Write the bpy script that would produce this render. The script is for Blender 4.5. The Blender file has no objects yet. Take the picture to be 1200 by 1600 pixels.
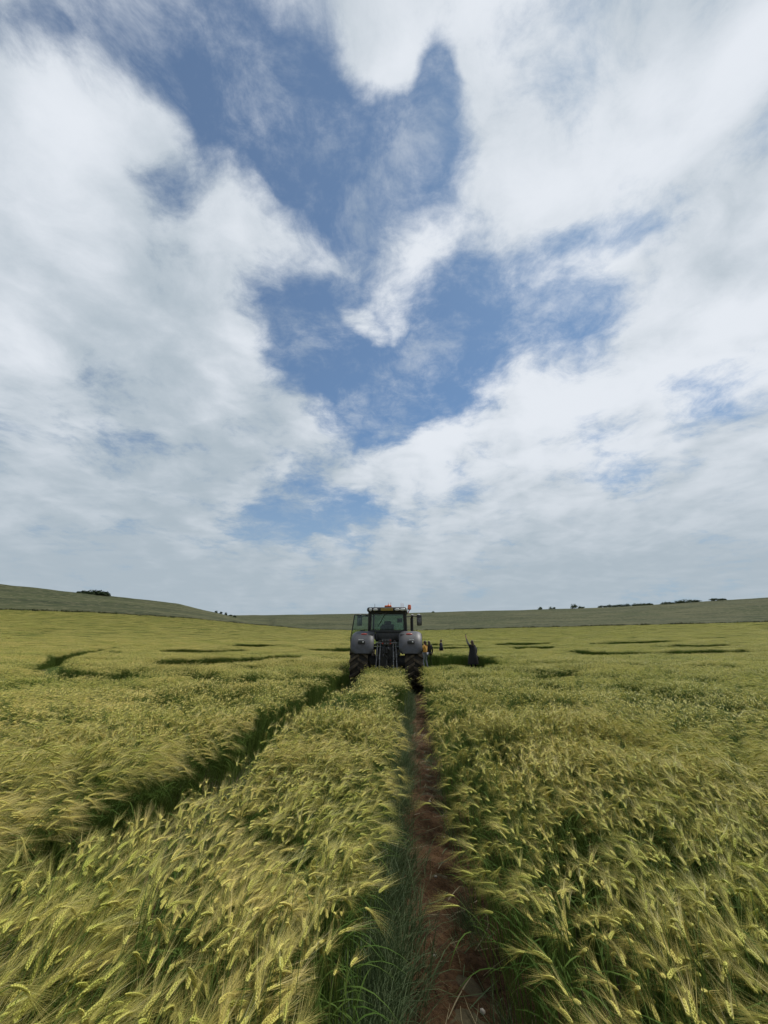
import bpy, bmesh, math, random
import numpy as np
from mathutils import Vector, Matrix

scene = bpy.context.scene
R = math.radians

# ------------------------------------------------------------------ camera
EYE = 1.62
cam_data = bpy.data.cameras.new("camera")
cam_data.sensor_fit = 'VERTICAL'
cam_data.sensor_height = 24.0
cam_data.lens = 24.0 * 620 / 1600
cam_data.clip_start = 0.05
cam_data.clip_end = 8000
cam = bpy.data.objects.new("camera", cam_data)
scene.collection.objects.link(cam)
cam.location = (0, 0, EYE)
cam.rotation_euler = (R(90 + 18.21), 0, 0)
scene.camera = cam

# ------------------------------------------------------------------ sky and sun
SUN_AZ, SUN_EL = 46.0, 57.0
world = bpy.data.worlds.new("World")
scene.world = world
world.use_nodes = True
wt = world.node_tree
wt.nodes.clear()


def nd(tree, typ, **kw):
    n = tree.nodes.new(typ)
    for k, v in kw.items():
        setattr(n, k, v)
    return n


def math_node(tree, op, a, b=None, c=None, clamp=False):
    n = nd(tree, 'ShaderNodeMath', operation=op, use_clamp=clamp)
    for i, v in enumerate((a, b, c)):
        if v is None:
            continue
        if isinstance(v, (int, float)):
            n.inputs[i].default_value = v
        else:
            tree.links.new(v, n.inputs[i])
    return n.outputs[0]


def remap(tree, v, a, b, lo=0.0, hi=1.0, smooth=True):
    n = nd(tree, 'ShaderNodeMapRange', interpolation_type='SMOOTHSTEP' if smooth else 'LINEAR')
    tree.links.new(v, n.inputs[0])
    for i, x in zip((1, 2, 3, 4), (a, b, lo, hi)):
        n.inputs[i].default_value = x
    return n.outputs[0]


def mixc(tree, f, a, b):
    n = nd(tree, 'ShaderNodeMix', data_type='RGBA')
    for i, v in ((0, f), (6, a), (7, b)):
        if isinstance(v, (int, float)):
            n.inputs[i].default_value = v
        elif isinstance(v, tuple):
            n.inputs[i].default_value = (*v, 1) if len(v) == 3 else v
        else:
            tree.links.new(v, n.inputs[i])
    return n.outputs[2]


def noise(tree, vec, scale, detail=4.0, rough=0.5, dist=0.0, lac=2.0):
    n = nd(tree, 'ShaderNodeTexNoise')
    if vec is not None:
        tree.links.new(vec, n.inputs['Vector'])
    n.inputs['Scale'].default_value = scale
    n.inputs['Detail'].default_value = detail
    n.inputs['Roughness'].default_value = rough
    n.inputs['Distortion'].default_value = dist
    n.inputs['Lacunarity'].default_value = lac
    return n.outputs['Fac']


# Holes (minus) and banks (plus) of the cloud deck: centre, half axes, turn, amount.
# Positions lie on the dome, as (x, y) / (z + 0.5) of the direction.
CLOUD_DECK = [
    (-0.157, 0.303, 0.192, 0.142, -138.8, -0.55), (0.033, 0.330, 0.115, 0.082, -134.5, -0.45),
    (-0.037, 0.405, 0.197, 0.085, 180.0, -0.35), (-0.310, 0.344, 0.122, 0.079, -96.4, -0.24),
    (0.239, 0.591, 0.239, 0.157, -156.8, -0.55), (-0.130, 0.664, 0.210, 0.150, -102.8, -0.50),
    (0.060, 0.809, 0.319, 0.158, 153.3, -0.38), (-0.155, 1.136, 0.366, 0.232, -177.1, -0.27),
    (0.613, 0.674, 0.227, 0.062, 167.8, -0.16), (-0.360, 0.239, 0.152, 0.066, 173.4, -0.35),
    (0.068, 0.279, 0.062, 0.033, -100.3, -0.40), (-0.411, 1.232, 0.511, 0.184, -169.1, -0.22),
    (0.343, 0.465, 0.124, 0.045, 177.3, -0.22), (0.080, 0.470, 0.200, 0.060, 179.9, 0.03),
    (-0.050, 0.626, 0.150, 0.045, -110.8, 0.16), (0.000, 0.269, 0.088, 0.050, -141.4, 0.30),
    (-0.316, 0.312, 0.078, 0.045, -97.3, 0.18), (-0.020, 0.520, 0.210, 0.120, 180.0, -0.20),
    (0.063, 0.683, 0.186, 0.150, 180.0, -0.30), (-0.190, 0.275, 0.130, 0.100, -130.0, -0.18),
]
SKY_STRENGTH = 0.1
sky = nd(wt, 'ShaderNodeTexSky', sky_type='NISHITA', sun_disc=False, sun_elevation=R(SUN_EL),
         sun_rotation=R(SUN_AZ), altitude=150, air_density=1.0, dust_density=0.25, ozone_density=1.0)
tc = nd(wt, 'ShaderNodeTexCoord')
sep = nd(wt, 'ShaderNodeSeparateXYZ')
wt.links.new(tc.outputs['Generated'], sep.inputs[0])
zc = math_node(wt, 'MAXIMUM', sep.outputs[2], 0.0)


def dome(off):
    d = math_node(wt, 'ADD', zc, off)
    c = nd(wt, 'ShaderNodeCombineXYZ')
    wt.links.new(math_node(wt, 'DIVIDE', sep.outputs[0], d), c.inputs[0])
    wt.links.new(math_node(wt, 'DIVIDE', sep.outputs[1], d), c.inputs[1])
    return c.outputs[0]


pdome = dome(0.17)
qdome = dome(0.5)
# wobble the hole outlines so they are ragged
wob = nd(wt, 'ShaderNodeTexNoise')
wt.links.new(pdome, wob.inputs['Vector'])
wob.inputs['Scale'].default_value = 3.2
wob.inputs['Detail'].default_value = 3
wv = nd(wt, 'ShaderNodeVectorMath', operation='SUBTRACT')
wt.links.new(wob.outputs['Color'], wv.inputs[0])
wv.inputs[1].default_value = (0.5, 0.5, 0.5)
ws = nd(wt, 'ShaderNodeVectorMath', operation='SCALE')
wt.links.new(wv.outputs[0], ws.inputs[0])
ws.inputs['Scale'].default_value = 0.20
wa = nd(wt, 'ShaderNodeVectorMath', operation='ADD')
wt.links.new(qdome, wa.inputs[0])
wt.links.new(ws.outputs[0], wa.inputs[1])
flat = nd(wt, 'ShaderNodeVectorMath', operation='MULTIPLY')
wt.links.new(wa.outputs[0], flat.inputs[0])
flat.inputs[1].default_value = (1, 1, 0)
holes = None
for (cx, cy, a, b, ang, amp) in CLOUD_DECK:
    mp = nd(wt, 'ShaderNodeMapping', vector_type='TEXTURE')
    wt.links.new(flat.outputs[0], mp.inputs[0])
    mp.inputs['Location'].default_value = (cx, cy, 0)
    mp.inputs['Rotation'].default_value = (0, 0, R(ang))
    mp.inputs['Scale'].default_value = (a, b, 1)
    g = nd(wt, 'ShaderNodeTexGradient', gradient_type='SPHERICAL')
    wt.links.new(mp.outputs[0], g.inputs[0])
    holes = math_node(wt, 'MULTIPLY_ADD', g.outputs['Fac'], amp, holes if holes is not None else 0.0)
# coordinates stirred a little, so that billows do not line up
stir = nd(wt, 'ShaderNodeVectorMath', operation='MULTIPLY_ADD')
wt.links.new(wv.outputs[0], stir.inputs[0])
stir.inputs[1].default_value = (0.16, 0.16, 0.0)
wt.links.new(pdome, stir.inputs[2])
pst = stir.outputs[0]


n_big = noise(wt, pst, 1.1, 5.0, 0.55)
n_mid = noise(wt, pst, 4.2, 9.0, 0.67)
dens = math_node(wt, 'MULTIPLY_ADD', n_big, 0.80, holes)
dens = math_node(wt, 'MULTIPLY_ADD', n_mid, 0.78, dens)
alpha = remap(wt, dens, 0.46, 0.75)
# thin torn veil across the gaps
wisp = remap(wt, noise(wt, pst, 3.0, 7.0, 0.70), 0.44, 0.72)
alpha = math_node(wt, 'MAXIMUM', alpha, math_node(wt, 'MULTIPLY', wisp, 0.60))
# light falls on the deck from the sun's side: compare the density a step towards the sun
step = nd(wt, 'ShaderNodeVectorMath', operation='ADD')
wt.links.new(pst, step.inputs[0])
step.inputs[1].default_value = (0.10, 0.09, 0)
n_lit = noise(wt, step.outputs[0], 1.1, 2.0, 0.55)
n_lit2 = noise(wt, step.outputs[0], 4.2, 2.0, 0.64)
relief = math_node(wt, 'SUBTRACT', n_big, n_lit)
relief = math_node(wt, 'MULTIPLY_ADD', math_node(wt, 'SUBTRACT', n_mid, n_lit2), 0.45, relief)
tone_n = noise(wt, pdome, 0.55, 2.0, 0.5, 0.2)
tone = math_node(wt, 'MULTIPLY_ADD', relief, 1.3, tone_n)
# the deck glows towards the sun behind it
sd = nd(wt, 'ShaderNodeVectorMath', operation='DOT_PRODUCT')
wt.links.new(tc.outputs['Generated'], sd.inputs[0])
sd.inputs[1].default_value = (math.sin(R(SUN_AZ)) * math.cos(R(SUN_EL)), math.cos(R(SUN_AZ)) * math.cos(R(SUN_EL)),
                              math.sin(R(SUN_EL)))
tone = math_node(wt, 'MULTIPLY_ADD', remap(wt, sd.outputs['Value'], 0.45, 1.0), 0.34, tone)
tone = remap(wt, tone, 0.32, 0.92)
cloud = mixc(wt, tone, (3.9, 4.6, 5.2), (7.2, 7.6, 8.15))
# low over the ground the deck sinks into grey-blue air
low = remap(wt, sep.outputs[2], 0.0, 0.50, 1.0, 0.0)
cloud = mixc(wt, math_node(wt, 'MULTIPLY', low, 0.9), cloud, (3.75, 4.45, 5.0))
blue = nd(wt, 'ShaderNodeMix', data_type='RGBA', blend_type='MULTIPLY')
blue.inputs[0].default_value = 1.0
wt.links.new(sky.outputs[0], blue.inputs[6])
blue.inputs[7].default_value = (0.50, 0.74, 0.86, 1)
veil = mixc(wt, 0.12, blue.outputs[2], (5.0, 5.4, 6.0))
lowveil = mixc(wt, math_node(wt, 'MULTIPLY', low, 0.9), veil, (3.0, 3.9, 4.9))
skycol = mixc(wt, alpha, lowveil, cloud)
bg = nd(wt, 'ShaderNodeBackground')
bg.inputs['Strength'].default_value = SKY_STRENGTH
wt.links.new(skycol, bg.inputs['Color'])
wo = nd(wt, 'ShaderNodeOutputWorld')
wt.links.new(bg.outputs[0], wo.inputs[0])
world.cycles.sampling_method = 'MANUAL'
world.cycles.sample_map_resolution = 512

sun_data = bpy.data.lights.new("sun", 'SUN')
sun_data.energy = 3.6
sun_data.angle = R(11)
sun_data.color = (1.0, 0.96, 0.89)
sun = bpy.data.objects.new("sun", sun_data)
scene.collection.objects.link(sun)
sun.rotation_euler = (R(90 - SUN_EL), 0, R(180 - SUN_AZ))

vs = scene.view_settings
vs.view_transform = 'Standard'
vs.look = 'None'
vs.exposure = 0.12
vs.gamma = 1.0
vs.use_curve_mapping = False
scene.cycles.max_bounces = 5
scene.cycles.diffuse_bounces = 2
scene.cycles.glossy_bounces = 2
scene.cycles.transmission_bounces = 4
scene.cycles.transparent_max_bounces = 8
scene.cycles.use_adaptive_sampling = True
scene.cycles.adaptive_threshold = 0.025
scene.cycles.caustics_reflective = False
scene.cycles.caustics_refractive = False

# ------------------------------------------------------------------ helpers
COL = scene.collection
rnd = random.Random(7)


def tag(o, label=None, cat=None, group=None, kind=None):
    if label:
        o["label"] = label
    if cat:
        o["category"] = cat
    if group:
        o["group"] = group
    if kind:
        o["kind"] = kind
    return o


def empty(name, loc=(0, 0, 0), rz=0.0):
    o = bpy.data.objects.new(name, None)
    COL.objects.link(o)
    o.location = loc
    o.rotation_euler = (0, 0, rz)
    o.empty_display_size = 0.2
    return o


def link(name, mesh, parent=None):
    o = bpy.data.objects.new(name, mesh)
    COL.objects.link(o)
    if parent is not None:
        o.parent = parent
    return o


def material(name, color, rough=0.7, var=0.0, scale=8.0, metal=0.0, spec=0.4, bump=0.0, color2=None,
             detail=4.0, coat=0.0):
    m = bpy.data.materials.new(name)
    m.use_nodes = True
    t = m.node_tree
    b = t.nodes['Principled BSDF']
    b.inputs['Roughness'].default_value = rough
    b.inputs['Metallic'].default_value = metal
    b.inputs['Specular IOR Level'].default_value = spec
    b.inputs['Coat Weight'].default_value = coat
    c = nd(t, 'ShaderNodeTexCoord')
    f = noise(t, c.outputs['Object'], scale, detail, 0.6)
    c2 = color2 or tuple(min(1, x * (1 - var)) for x in color)
    fr = remap(t, f, 0.35, 0.65)
    t.links.new(mixc(t, fr, color, c2), b.inputs['Base Color'])
    if bump:
        bn = nd(t, 'ShaderNodeBump')
        bn.inputs['Strength'].default_value = bump
        bn.inputs['Distance'].default_value = 0.02
        t.links.new(f, bn.inputs['Height'])
        t.links.new(bn.outputs[0], b.inputs['Normal'])
    return m


class MB:
    """Collects triangles in numpy form, with material index and a random per-piece value."""

    def __init__(self):
        self.v, self.f, self.m, self.r = [], [], [], []
        self.n = 0

    def add(self, verts, tris, mat=0, vary=0.5):
        verts = np.asarray(verts, float).reshape(-1, 3)
        tris = np.asarray(tris, int).reshape(-1, 3)
        self.v.append(verts)
        self.f.append(tris + self.n)
        self.m.append(np.full(len(tris), mat))
        self.r.append(np.full(len(verts), vary))
        self.n += len(verts)

    def mesh(self, name, mats, smooth=True):
        me = bpy.data.meshes.new(name)
        v = np.concatenate(self.v)
        f = np.concatenate(self.f)
        me.vertices.add(len(v))
        me.vertices.foreach_set('co', v.ravel())
        me.loops.add(len(f) * 3)
        me.loops.foreach_set('vertex_index', f.ravel().astype(np.int32))
        me.polygons.add(len(f))
        me.polygons.foreach_set('loop_start', np.arange(0, len(f) * 3, 3, dtype=np.int32))
        me.polygons.foreach_set('material_index', np.concatenate(self.m).astype(np.int32))
        a = me.attributes.new('vary', 'FLOAT', 'POINT')
        a.data.foreach_set('value', np.concatenate(self.r).astype(np.float32))
        for m in mats:
            me.materials.append(m)
        me.update(calc_edges=True)
        me.validate()
        me.polygons.foreach_set('use_smooth', np.full(len(f), smooth))
        return me


def vnoise(x, y, seed=0):
    """Smooth value noise in 0..1, vectorised."""
    x = np.asarray(x, float)
    y = np.asarray(y, float)
    xi, yi = np.floor(x).astype(np.int64), np.floor(y).astype(np.int64)
    fx, fy = x - xi, y - yi
    fx, fy = fx * fx * (3 - 2 * fx), fy * fy * (3 - 2 * fy)

    def h(a, b):
        n = (a * 374761393 + b * 668265263 + seed * 1274126177) & 0xffffffff
        n = ((n ^ (n >> 13)) * 1274126177) & 0xffffffff
        return ((n ^ (n >> 16)) & 0xffff) / 65535.0
    a = h(xi, yi) * (1 - fx) + h(xi + 1, yi) * fx
    b = h(xi, yi + 1) * (1 - fx) + h(xi + 1, yi + 1) * fx
    return a * (1 - fy) + b * fy


def fbm(x, y, seed=0, o=4):
    s, a, t = 0.0, 0.5, 0.0
    for i in range(o):
        s = s + a * vnoise(x * 2 ** i, y * 2 ** i, seed + i * 17)
        t += a
        a *= 0.5
    return s / t


# ------------------------------------------------------------------ lie of the land
FIELD_R = 240.0
CROP_H = 0.85
E1 = [(-180, 0), (-120, .02), (-70, .05), (-43.31, 0.0565), (-35.2, 0.0572), (-25.09, 0.051), (-17.25, 0.0394),
      (-10.52, 0.0304), (0.0, 0.0272), (4.42, 0.0278), (17.21, 0.0323), (28.51, 0.0343), (37.85, 0.035),
      (43.04, 0.0351), (70, .034), (120, .02), (180, 0)]
E2 = [(-180, .02), (-120, .06), (-70, .098), (-43.85, 0.0987), (-37.07, 0.0928), (-34.31, 0.0896), (-30.33, 0.0843),
      (-26.77, 0.0789), (-22.95, 0.0658), (-19.75, 0.0544), (-16.03, 0.0402), (-10.5, .036), (0, .035), (17.2, .041),
      (28.5, .044), (43, .046), (70, .045), (120, .03), (180, .02)]
E3 = [(-180, .03), (-120, .05), (-70, .055), (-43, .058), (-19.39, 0.0596), (-4.92, 0.0667), (4.48, 0.069),
      (11.1, 0.0717), (25.25, 0.0716), (32.23, 0.0734), (43.57, 0.0769), (70, .077), (120, .05), (180, .03)]


def lut(table, az):
    return np.interp(az, [a for a, _ in table], [b for _, b in table])


def field_z(x, y):
    x, y = np.asarray(x, float), np.asarray(y, float)
    r = np.hypot(x, y)
    az = np.degrees(np.arctan2(x, y))
    ze = EYE + FIELD_R * lut(E1, az) - CROP_H
    t = np.clip((r - 22) / (FIELD_R - 22), 0, 1.05)
    return ze * t ** 1.7


def hill_z(az, r):
    az, r = np.broadcast_arrays(np.asarray(az, float), np.asarray(r, float))
    e1, e2, e3 = lut(E1, az), lut(E2, az), lut(E3, az)
    zs = [EYE + FIELD_R * e1 - CROP_H - 0.05, EYE + 430 * e2, EYE + 520 * (e2 - .012 * (az < -15)), EYE + 1000 * e3,
          EYE + 1150 * (e3 - .003), np.full(az.shape, EYE + 3000 * .008), np.full(az.shape, EYE - 20.0)]
    rs = [FIELD_R, 430, 520, 1000, 1150, 3000, 7000]
    z = zs[0] + 0
    for k in range(6):
        f = np.clip((r - rs[k]) / (rs[k + 1] - rs[k]), 0, 1)
        z = np.where(r >= rs[k], zs[k] + (zs[k + 1] - zs[k]) * f, z)
    return z


YAW = R(3.07)          # the wheel tracks run a little right of straight ahead
CA, SA = math.cos(YAW), math.sin(YAW)


def to_track(x, y):
    return x * CA - y * SA, x * SA + y * CA      # offset to the right, distance along


def from_track(u, t):
    return u * CA + t * SA, -u * SA + t * CA


# laid patches of the crop formation, as outlines on the ground
FLAT = {
    "A": [(-15.5, 19.0), (-18.5, 22.9), (-20.8, 27.1), (-22.1, 30.2), (-26.3, 40.5), (-24.7, 38.4), (-19.1, 26.4), (-15.4, 20.3), (-11.4, 15.0), (-10.1, 13.5), (-8.4, 12.6), (-7.4, 11.4), (-7.6, 10.4), (-9.8, 11.8), (-11.2, 13.0)],
    "E0": [(-7.2, 11.0), (-7.4, 12.4), (-7.0, 12.2), (-6.2, 10.6), (-6.4, 9.6)],
    "B": [(-11.2, 18.5), (-11.3, 19.9), (-11.3, 22.1), (-10.9, 23.9), (-8.3, 25.0), (-7.1, 27.3), (-5.8, 28.7), (-4.8, 24.2), (-5.6, 20.6), (-6.0, 17.9), (-7.1, 16.8), (-8.1, 16.3), (-9.2, 16.3)],
    "C": [(-18.8, 34.2), (-19.6, 38.1), (-16.0, 38.9), (-14.1, 41.0), (-11.9, 37.7), (-11.7, 33.4), (-14.2, 31.2), (-16.1, 31.3)],
    "D": [(-20.1, 52.9), (-20.1, 58.4), (-18.1, 60.8), (-13.9, 57.0), (-10.5, 56.2), (-12.2, 49.9), (-15.0, 48.0), (-17.2, 47.8)],
    "E": [(-5.7, 11.5), (-5.7, 12.3), (-5.2, 12.0), (-4.3, 11.1), (-3.7, 11.1), (-3.0, 10.0), (-3.2, 9.4), (-4.2, 9.9), (-5.3, 10.5)],
    "F": [(-2.7, 11.3), (-2.1, 10.6), (-1.7, 11.3), (-1.3, 11.1), (-0.9, 9.4), (-0.6, 7.2), (-0.7, 7.2), (-1.0, 8.8), (-1.5, 10.3), (-1.9, 9.5), (-2.5, 10.4)],
    "G": [(-9.7, 47.0), (-7.1, 46.5), (-4.3, 51.1), (-3.1, 51.3), (-2.1, 35.0), (-4.1, 34.0), (-5.4, 35.7)],
    "G2": [(-9.9, 68.0), (-6.0, 71.4), (-5.5, 65.0), (-9.3, 64.0)],
    "H": [(2.3, 27.6), (4.4, 28.8), (5.8, 28.3), (6.4, 22.3), (5.6, 19.2), (4.3, 16.8), (3.3, 15.0), (2.3, 15.0), (1.7, 15.0), (1.2, 14.2)],
    "M": [(4.6, 54.5), (8.2, 53.6), (12.1, 49.6), (10.9, 44.5), (6.5, 42.9), (3.6, 43.2)],
    "M2": [(6.0, 71.8), (8.7, 71.0), (12.6, 61.1), (11.6, 56.1), (5.2, 61.5)],
    "I": [(14.4, 33.7), (17.5, 37.6), (18.9, 34.5), (21.7, 33.9), (25.9, 35.4), (31.1, 36.4), (29.0, 31.8), (26.9, 29.5), (25.6, 29.8), (19.9, 27.3), (16.8, 27.7), (14.0, 26.3), (13.8, 29.4)],
    "J": [(30.7, 63.0), (38.2, 69.2), (50.0, 72.4), (48.5, 68.4), (40.2, 61.0), (31.2, 56.7), (28.9, 58.1)],
    "K": [(29.8, 47.7), (37.5, 53.2), (42.0, 51.8), (41.0, 47.4), (34.9, 43.9), (29.8, 42.4), (28.4, 44.2)],
    "L": [(17.5, 67.3), (22.7, 73.9), (28.5, 70.9), (25.5, 63.6), (19.1, 56.8), (16.0, 58.1)],
    "L2": [(14.6, 48.9), (18.8, 53.6), (21.7, 52.6), (17.1, 43.1), (13.3, 41.6)],
    "N": [(3.7, 10.8), (4.5, 12.0), (5.5, 13.2), (6.2, 13.8), (6.0, 12.8), (4.95, 11.5), (3.75, 10.1)],
}


def in_poly(x, y, poly):
    inside = np.zeros(len(x), bool)
    n = len(poly)
    for i in range(n):
        x1, y1 = poly[i]
        x2, y2 = poly[(i + 1) % n]
        if y1 == y2:
            continue
        c = ((y1 > y) != (y2 > y)) & (x < (x2 - x1) * (y - y1) / (y2 - y1) + x1)
        inside ^= c
    return inside


def in_flat(x, y, pad=0.0):
    if pad:
        m = np.zeros(len(x), bool)
        for k in range(8):
            m |= in_flat(x + pad * math.cos(k * .7854), y + pad * math.sin(k * .7854))
        return m | in_flat(x, y)
    jx = x + (vnoise(x * 1.3, y * 1.3, 5) - .5) * .35
    jy = y + (vnoise(x * 1.3, y * 1.3, 6) - .5) * .35
    m = np.zeros(len(x), bool)
    for p in FLAT.values():
        m |= in_poly(jx, jy, p)
    return m


def track_edges(t):
    """Left/right limits of the bare wheelings at distance t: right track, then left track."""
    w = (vnoise(t * 1.1, t * 0 + 3, 11) - .5)
    w2 = (vnoise(t * 1.3, t * 0 + 9, 12) - .5)
    w3 = (vnoise(t * 1.2, t * 0 + 5, 13) - .5)
    k = np.clip((t - 7.5) / 3.0, 0, 1)          # squeezed to the tyre's own line close behind the tractor
    return (-.22 + .05 * w + .20 * k, .41 + .08 * w2 + .15 * k, -1.86 + .05 * w3 - .05 * k, -1.33 + .04 * w + .0 * k)


TRACTOR_T = 14.7      # rear axle, along the tracks
TRACTOR_U = -0.67


def in_gap(x, y, pad=0.0):
    u, t = to_track(x, y)
    a, b, c, d = track_edges(t)
    g = (((u > a - pad) & (u < b + pad)) | ((u > c - pad) & (u < d + pad))) & (t < 60)
    body = (np.abs(u - TRACTOR_U) < 1.32) & (t > TRACTOR_T - .75) & (t < TRACTOR_T + 5.0)
    return g | body

# ------------------------------------------------------------------ ground, track, hills
def ground_material(name, soil_a, soil_b, bump):
    m = bpy.data.materials.new(name)
    m.use_nodes = True
    t = m.node_tree
    b = t.nodes['Principled BSDF']
    b.inputs['Roughness'].default_value = 0.95
    b.inputs['Specular IOR Level'].default_value = 0.15
    g = nd(t, 'ShaderNodeNewGeometry')
    f1 = noise(t, g.outputs['Position'], 3.0, 6, 0.6)
    f2 = noise(t, g.outputs['Position'], 38.0, 6, 0.65)
    f3 = noise(t, g.outputs['Position'], 170.0, 3, 0.6)
    f = math_node(t, 'MULTIPLY_ADD', f2, 0.6, math_node(t, 'MULTIPLY', f1, 0.6))
    t.links.new(mixc(t, remap(t, f, 0.42, 0.78), soil_a, soil_b), b.inputs['Base Color'])
    h = math_node(t, 'MULTIPLY_ADD', f3, 0.3, f2)
    bn = nd(t, 'ShaderNodeBump')
    bn.inputs['Strength'].default_value = bump
    bn.inputs['Distance'].default_value = 0.02
    t.links.new(h, bn.inputs['Height'])
    t.links.new(bn.outputs[0], b.inputs['Normal'])
    return m


def hill_material():
    m = bpy.data.materials.new("hill_grass")
    m.use_nodes = True
    t = m.node_tree
    b = t.nodes['Principled BSDF']
    b.inputs['Roughness'].default_value = 1.0
    b.inputs['Specular IOR Level'].default_value = 0.1
    g = nd(t, 'ShaderNodeNewGeometry')
    # grazing terraces and field strips follow the slope: stretched along the contour
    sp = nd(t, 'ShaderNodeSeparateXYZ')
    t.links.new(g.outputs['Position'], sp.inputs[0])
    ln = nd(t, 'ShaderNodeVectorMath', operation='LENGTH')
    t.links.new(g.outputs['Position'], ln.inputs[0])
    cb = nd(t, 'ShaderNodeCombineXYZ')
    t.links.new(math_node(t, 'MULTIPLY', sp.outputs[0], 0.16), cb.inputs[0])
    t.links.new(ln.outputs['Value'], cb.inputs[1])
    f0 = noise(t, cb.outputs[0], 0.022, 4, 0.6, 0.3)
    f1 = noise(t, g.outputs['Position'], 0.010, 5, 0.6, 0.4)
    f2 = noise(t, cb.outputs[0], 0.11, 5, 0.65, 0.2)
    f3 = noise(t, g.outputs['Position'], 0.25, 5, 0.65)
    c = mixc(t, remap(t, f1, 0.42, 0.58), (0.047, 0.056, 0.023), (0.072, 0.074, 0.035))
    c = mixc(t, math_node(t, 'MULTIPLY', remap(t, f0, 0.48, 0.60), 0.7), c, (0.034, 0.042, 0.018))
    c = mixc(t, math_node(t, 'MULTIPLY', remap(t, f2, 0.49, 0.60), 0.9), c, (0.023, 0.030, 0.013))
    c = mixc(t, math_node(t, 'MULTIPLY', remap(t, f3, 0.50, 0.62), 0.75), c, (0.105, 0.100, 0.055))
    t.links.new(c, b.inputs['Base Color'])
    return m


M_SOIL_FIELD = ground_material("field_soil", (0.050, 0.040, 0.024), (0.075, 0.065, 0.035), 0.5)
M_SOIL_TRACK = ground_material("track_soil", (0.034, 0.0190, 0.0095), (0.100, 0.056, 0.026), 1.0)
M_HILL = hill_material()


def polar_sheet(name, radii, azs, zfun, mat):
    ra, aa = np.meshgrid(radii, azs, indexing='ij')
    x, y = ra * np.sin(np.radians(aa)), ra * np.cos(np.radians(aa))
    z = zfun(aa, ra, x, y)
    v = np.stack([x, y, z], -1).reshape(-1, 3)
    n, m = ra.shape
    i = np.arange(n - 1)[:, None] * m + np.arange(m)[None, :]
    j = np.arange(n - 1)[:, None] * m + (np.arange(m)[None, :] + 1) % m
    quads = np.stack([i, j, j + m, i + m], -1).reshape(-1, 4)
    me = bpy.data.meshes.new(name)
    me.from_pydata(v.tolist(), [], quads[:, ::-1].tolist())
    me.materials.append(mat)
    me.polygons.foreach_set('use_smooth', np.ones(len(quads), bool))
    return me


azs = np.concatenate([np.arange(-180, -60, 4), np.arange(-60, 60, 0.5), np.arange(60, 180, 4)])
field = link("field_ground", polar_sheet(
    "field_ground", np.concatenate([[0.001], np.geomspace(.4, FIELD_R + .5, 90)]), azs,
    lambda a, r, x, y: field_z(x, y) + (fbm(x * .6, y * .6, 3) - .5) * .05, M_SOIL_FIELD))
tag(field, "dark soil of the arable field under the crop", kind='structure')


def hz(a, r, x, y):
    n = (fbm(x * .008, y * .008, 21) - .5) * 5 + (fbm(x * .05, y * .05, 22) - .5) * 1.6
    return hill_z(a, r) + n * np.clip((r - FIELD_R - 4) / 160, 0, 1) * np.where(r < 900, 1, .45)


hills = link("hills", polar_sheet(
    "hills", np.concatenate([[FIELD_R - .6], np.linspace(FIELD_R + 4, 430, 44), np.linspace(438, 520, 14),
                             np.linspace(535, 1000, 60), np.geomspace(1020, 3000, 14), [7000]]), azs, hz, M_HILL))
tag(hills, "grassy downland rising beyond the crop", kind='structure')


def track_z(uu, tt, u0, u1):
    x, y = from_track(uu, tt)
    mid = (u0 + u1) / 2
    rut = -.035 * np.exp(-((uu - mid - .08) / .2) ** 2)
    clod = (fbm(x * 5, y * 5, 31) - .5) * .06 + (fbm(x * 20, y * 20, 32) - .5) * .055
    lug = .016 * np.sin((tt + np.abs(uu - mid) * .9) * 2 * math.pi / .23) * np.exp(-((uu - mid - .05) / .22) ** 2)
    edge = np.minimum(np.clip((uu - u0) / .08, 0, 1), np.clip((u1 - uu) / .08, 0, 1))
    return field_z(x, y) + .055 * edge + (rut + clod + lug) * edge - .03 * (1 - edge)


def track_strip(name, u0, u1, t0, t1, du, dt):
    us = np.arange(u0, u1 + 1e-6, du)
    ts = np.arange(t0, t1 + 1e-6, dt)
    uu, tt = np.meshgrid(us, ts, indexing='ij')
    x, y = from_track(uu, tt)
    z = track_z(uu, tt, u0, u1)
    n, m = uu.shape
    v = np.stack([x, y, z], -1).reshape(-1, 3)
    i = np.arange(n - 1)[:, None] * m + np.arange(m - 1)[None, :]
    quads = np.stack([i, i + m, i + m + 1, i + 1], -1).reshape(-1, 4)
    me = bpy.data.meshes.new(name)
    me.from_pydata(v.tolist(), [], quads.tolist())
    me.materials.append(M_SOIL_TRACK)
    me.polygons.foreach_set('use_smooth', np.ones(len(quads), bool))
    o = link(name, me)
    return o


tag(track_strip("soil_track", -.42, .82, -1.0, 24, .022, .022), "bare reddish soil wheel track running to the tractor", kind='structure')
tag(track_strip("soil_track", -2.0, -1.1, -1.0, 24, .05, .05), "narrow soil wheel track nearly closed over by the crop", kind='structure')


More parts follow.
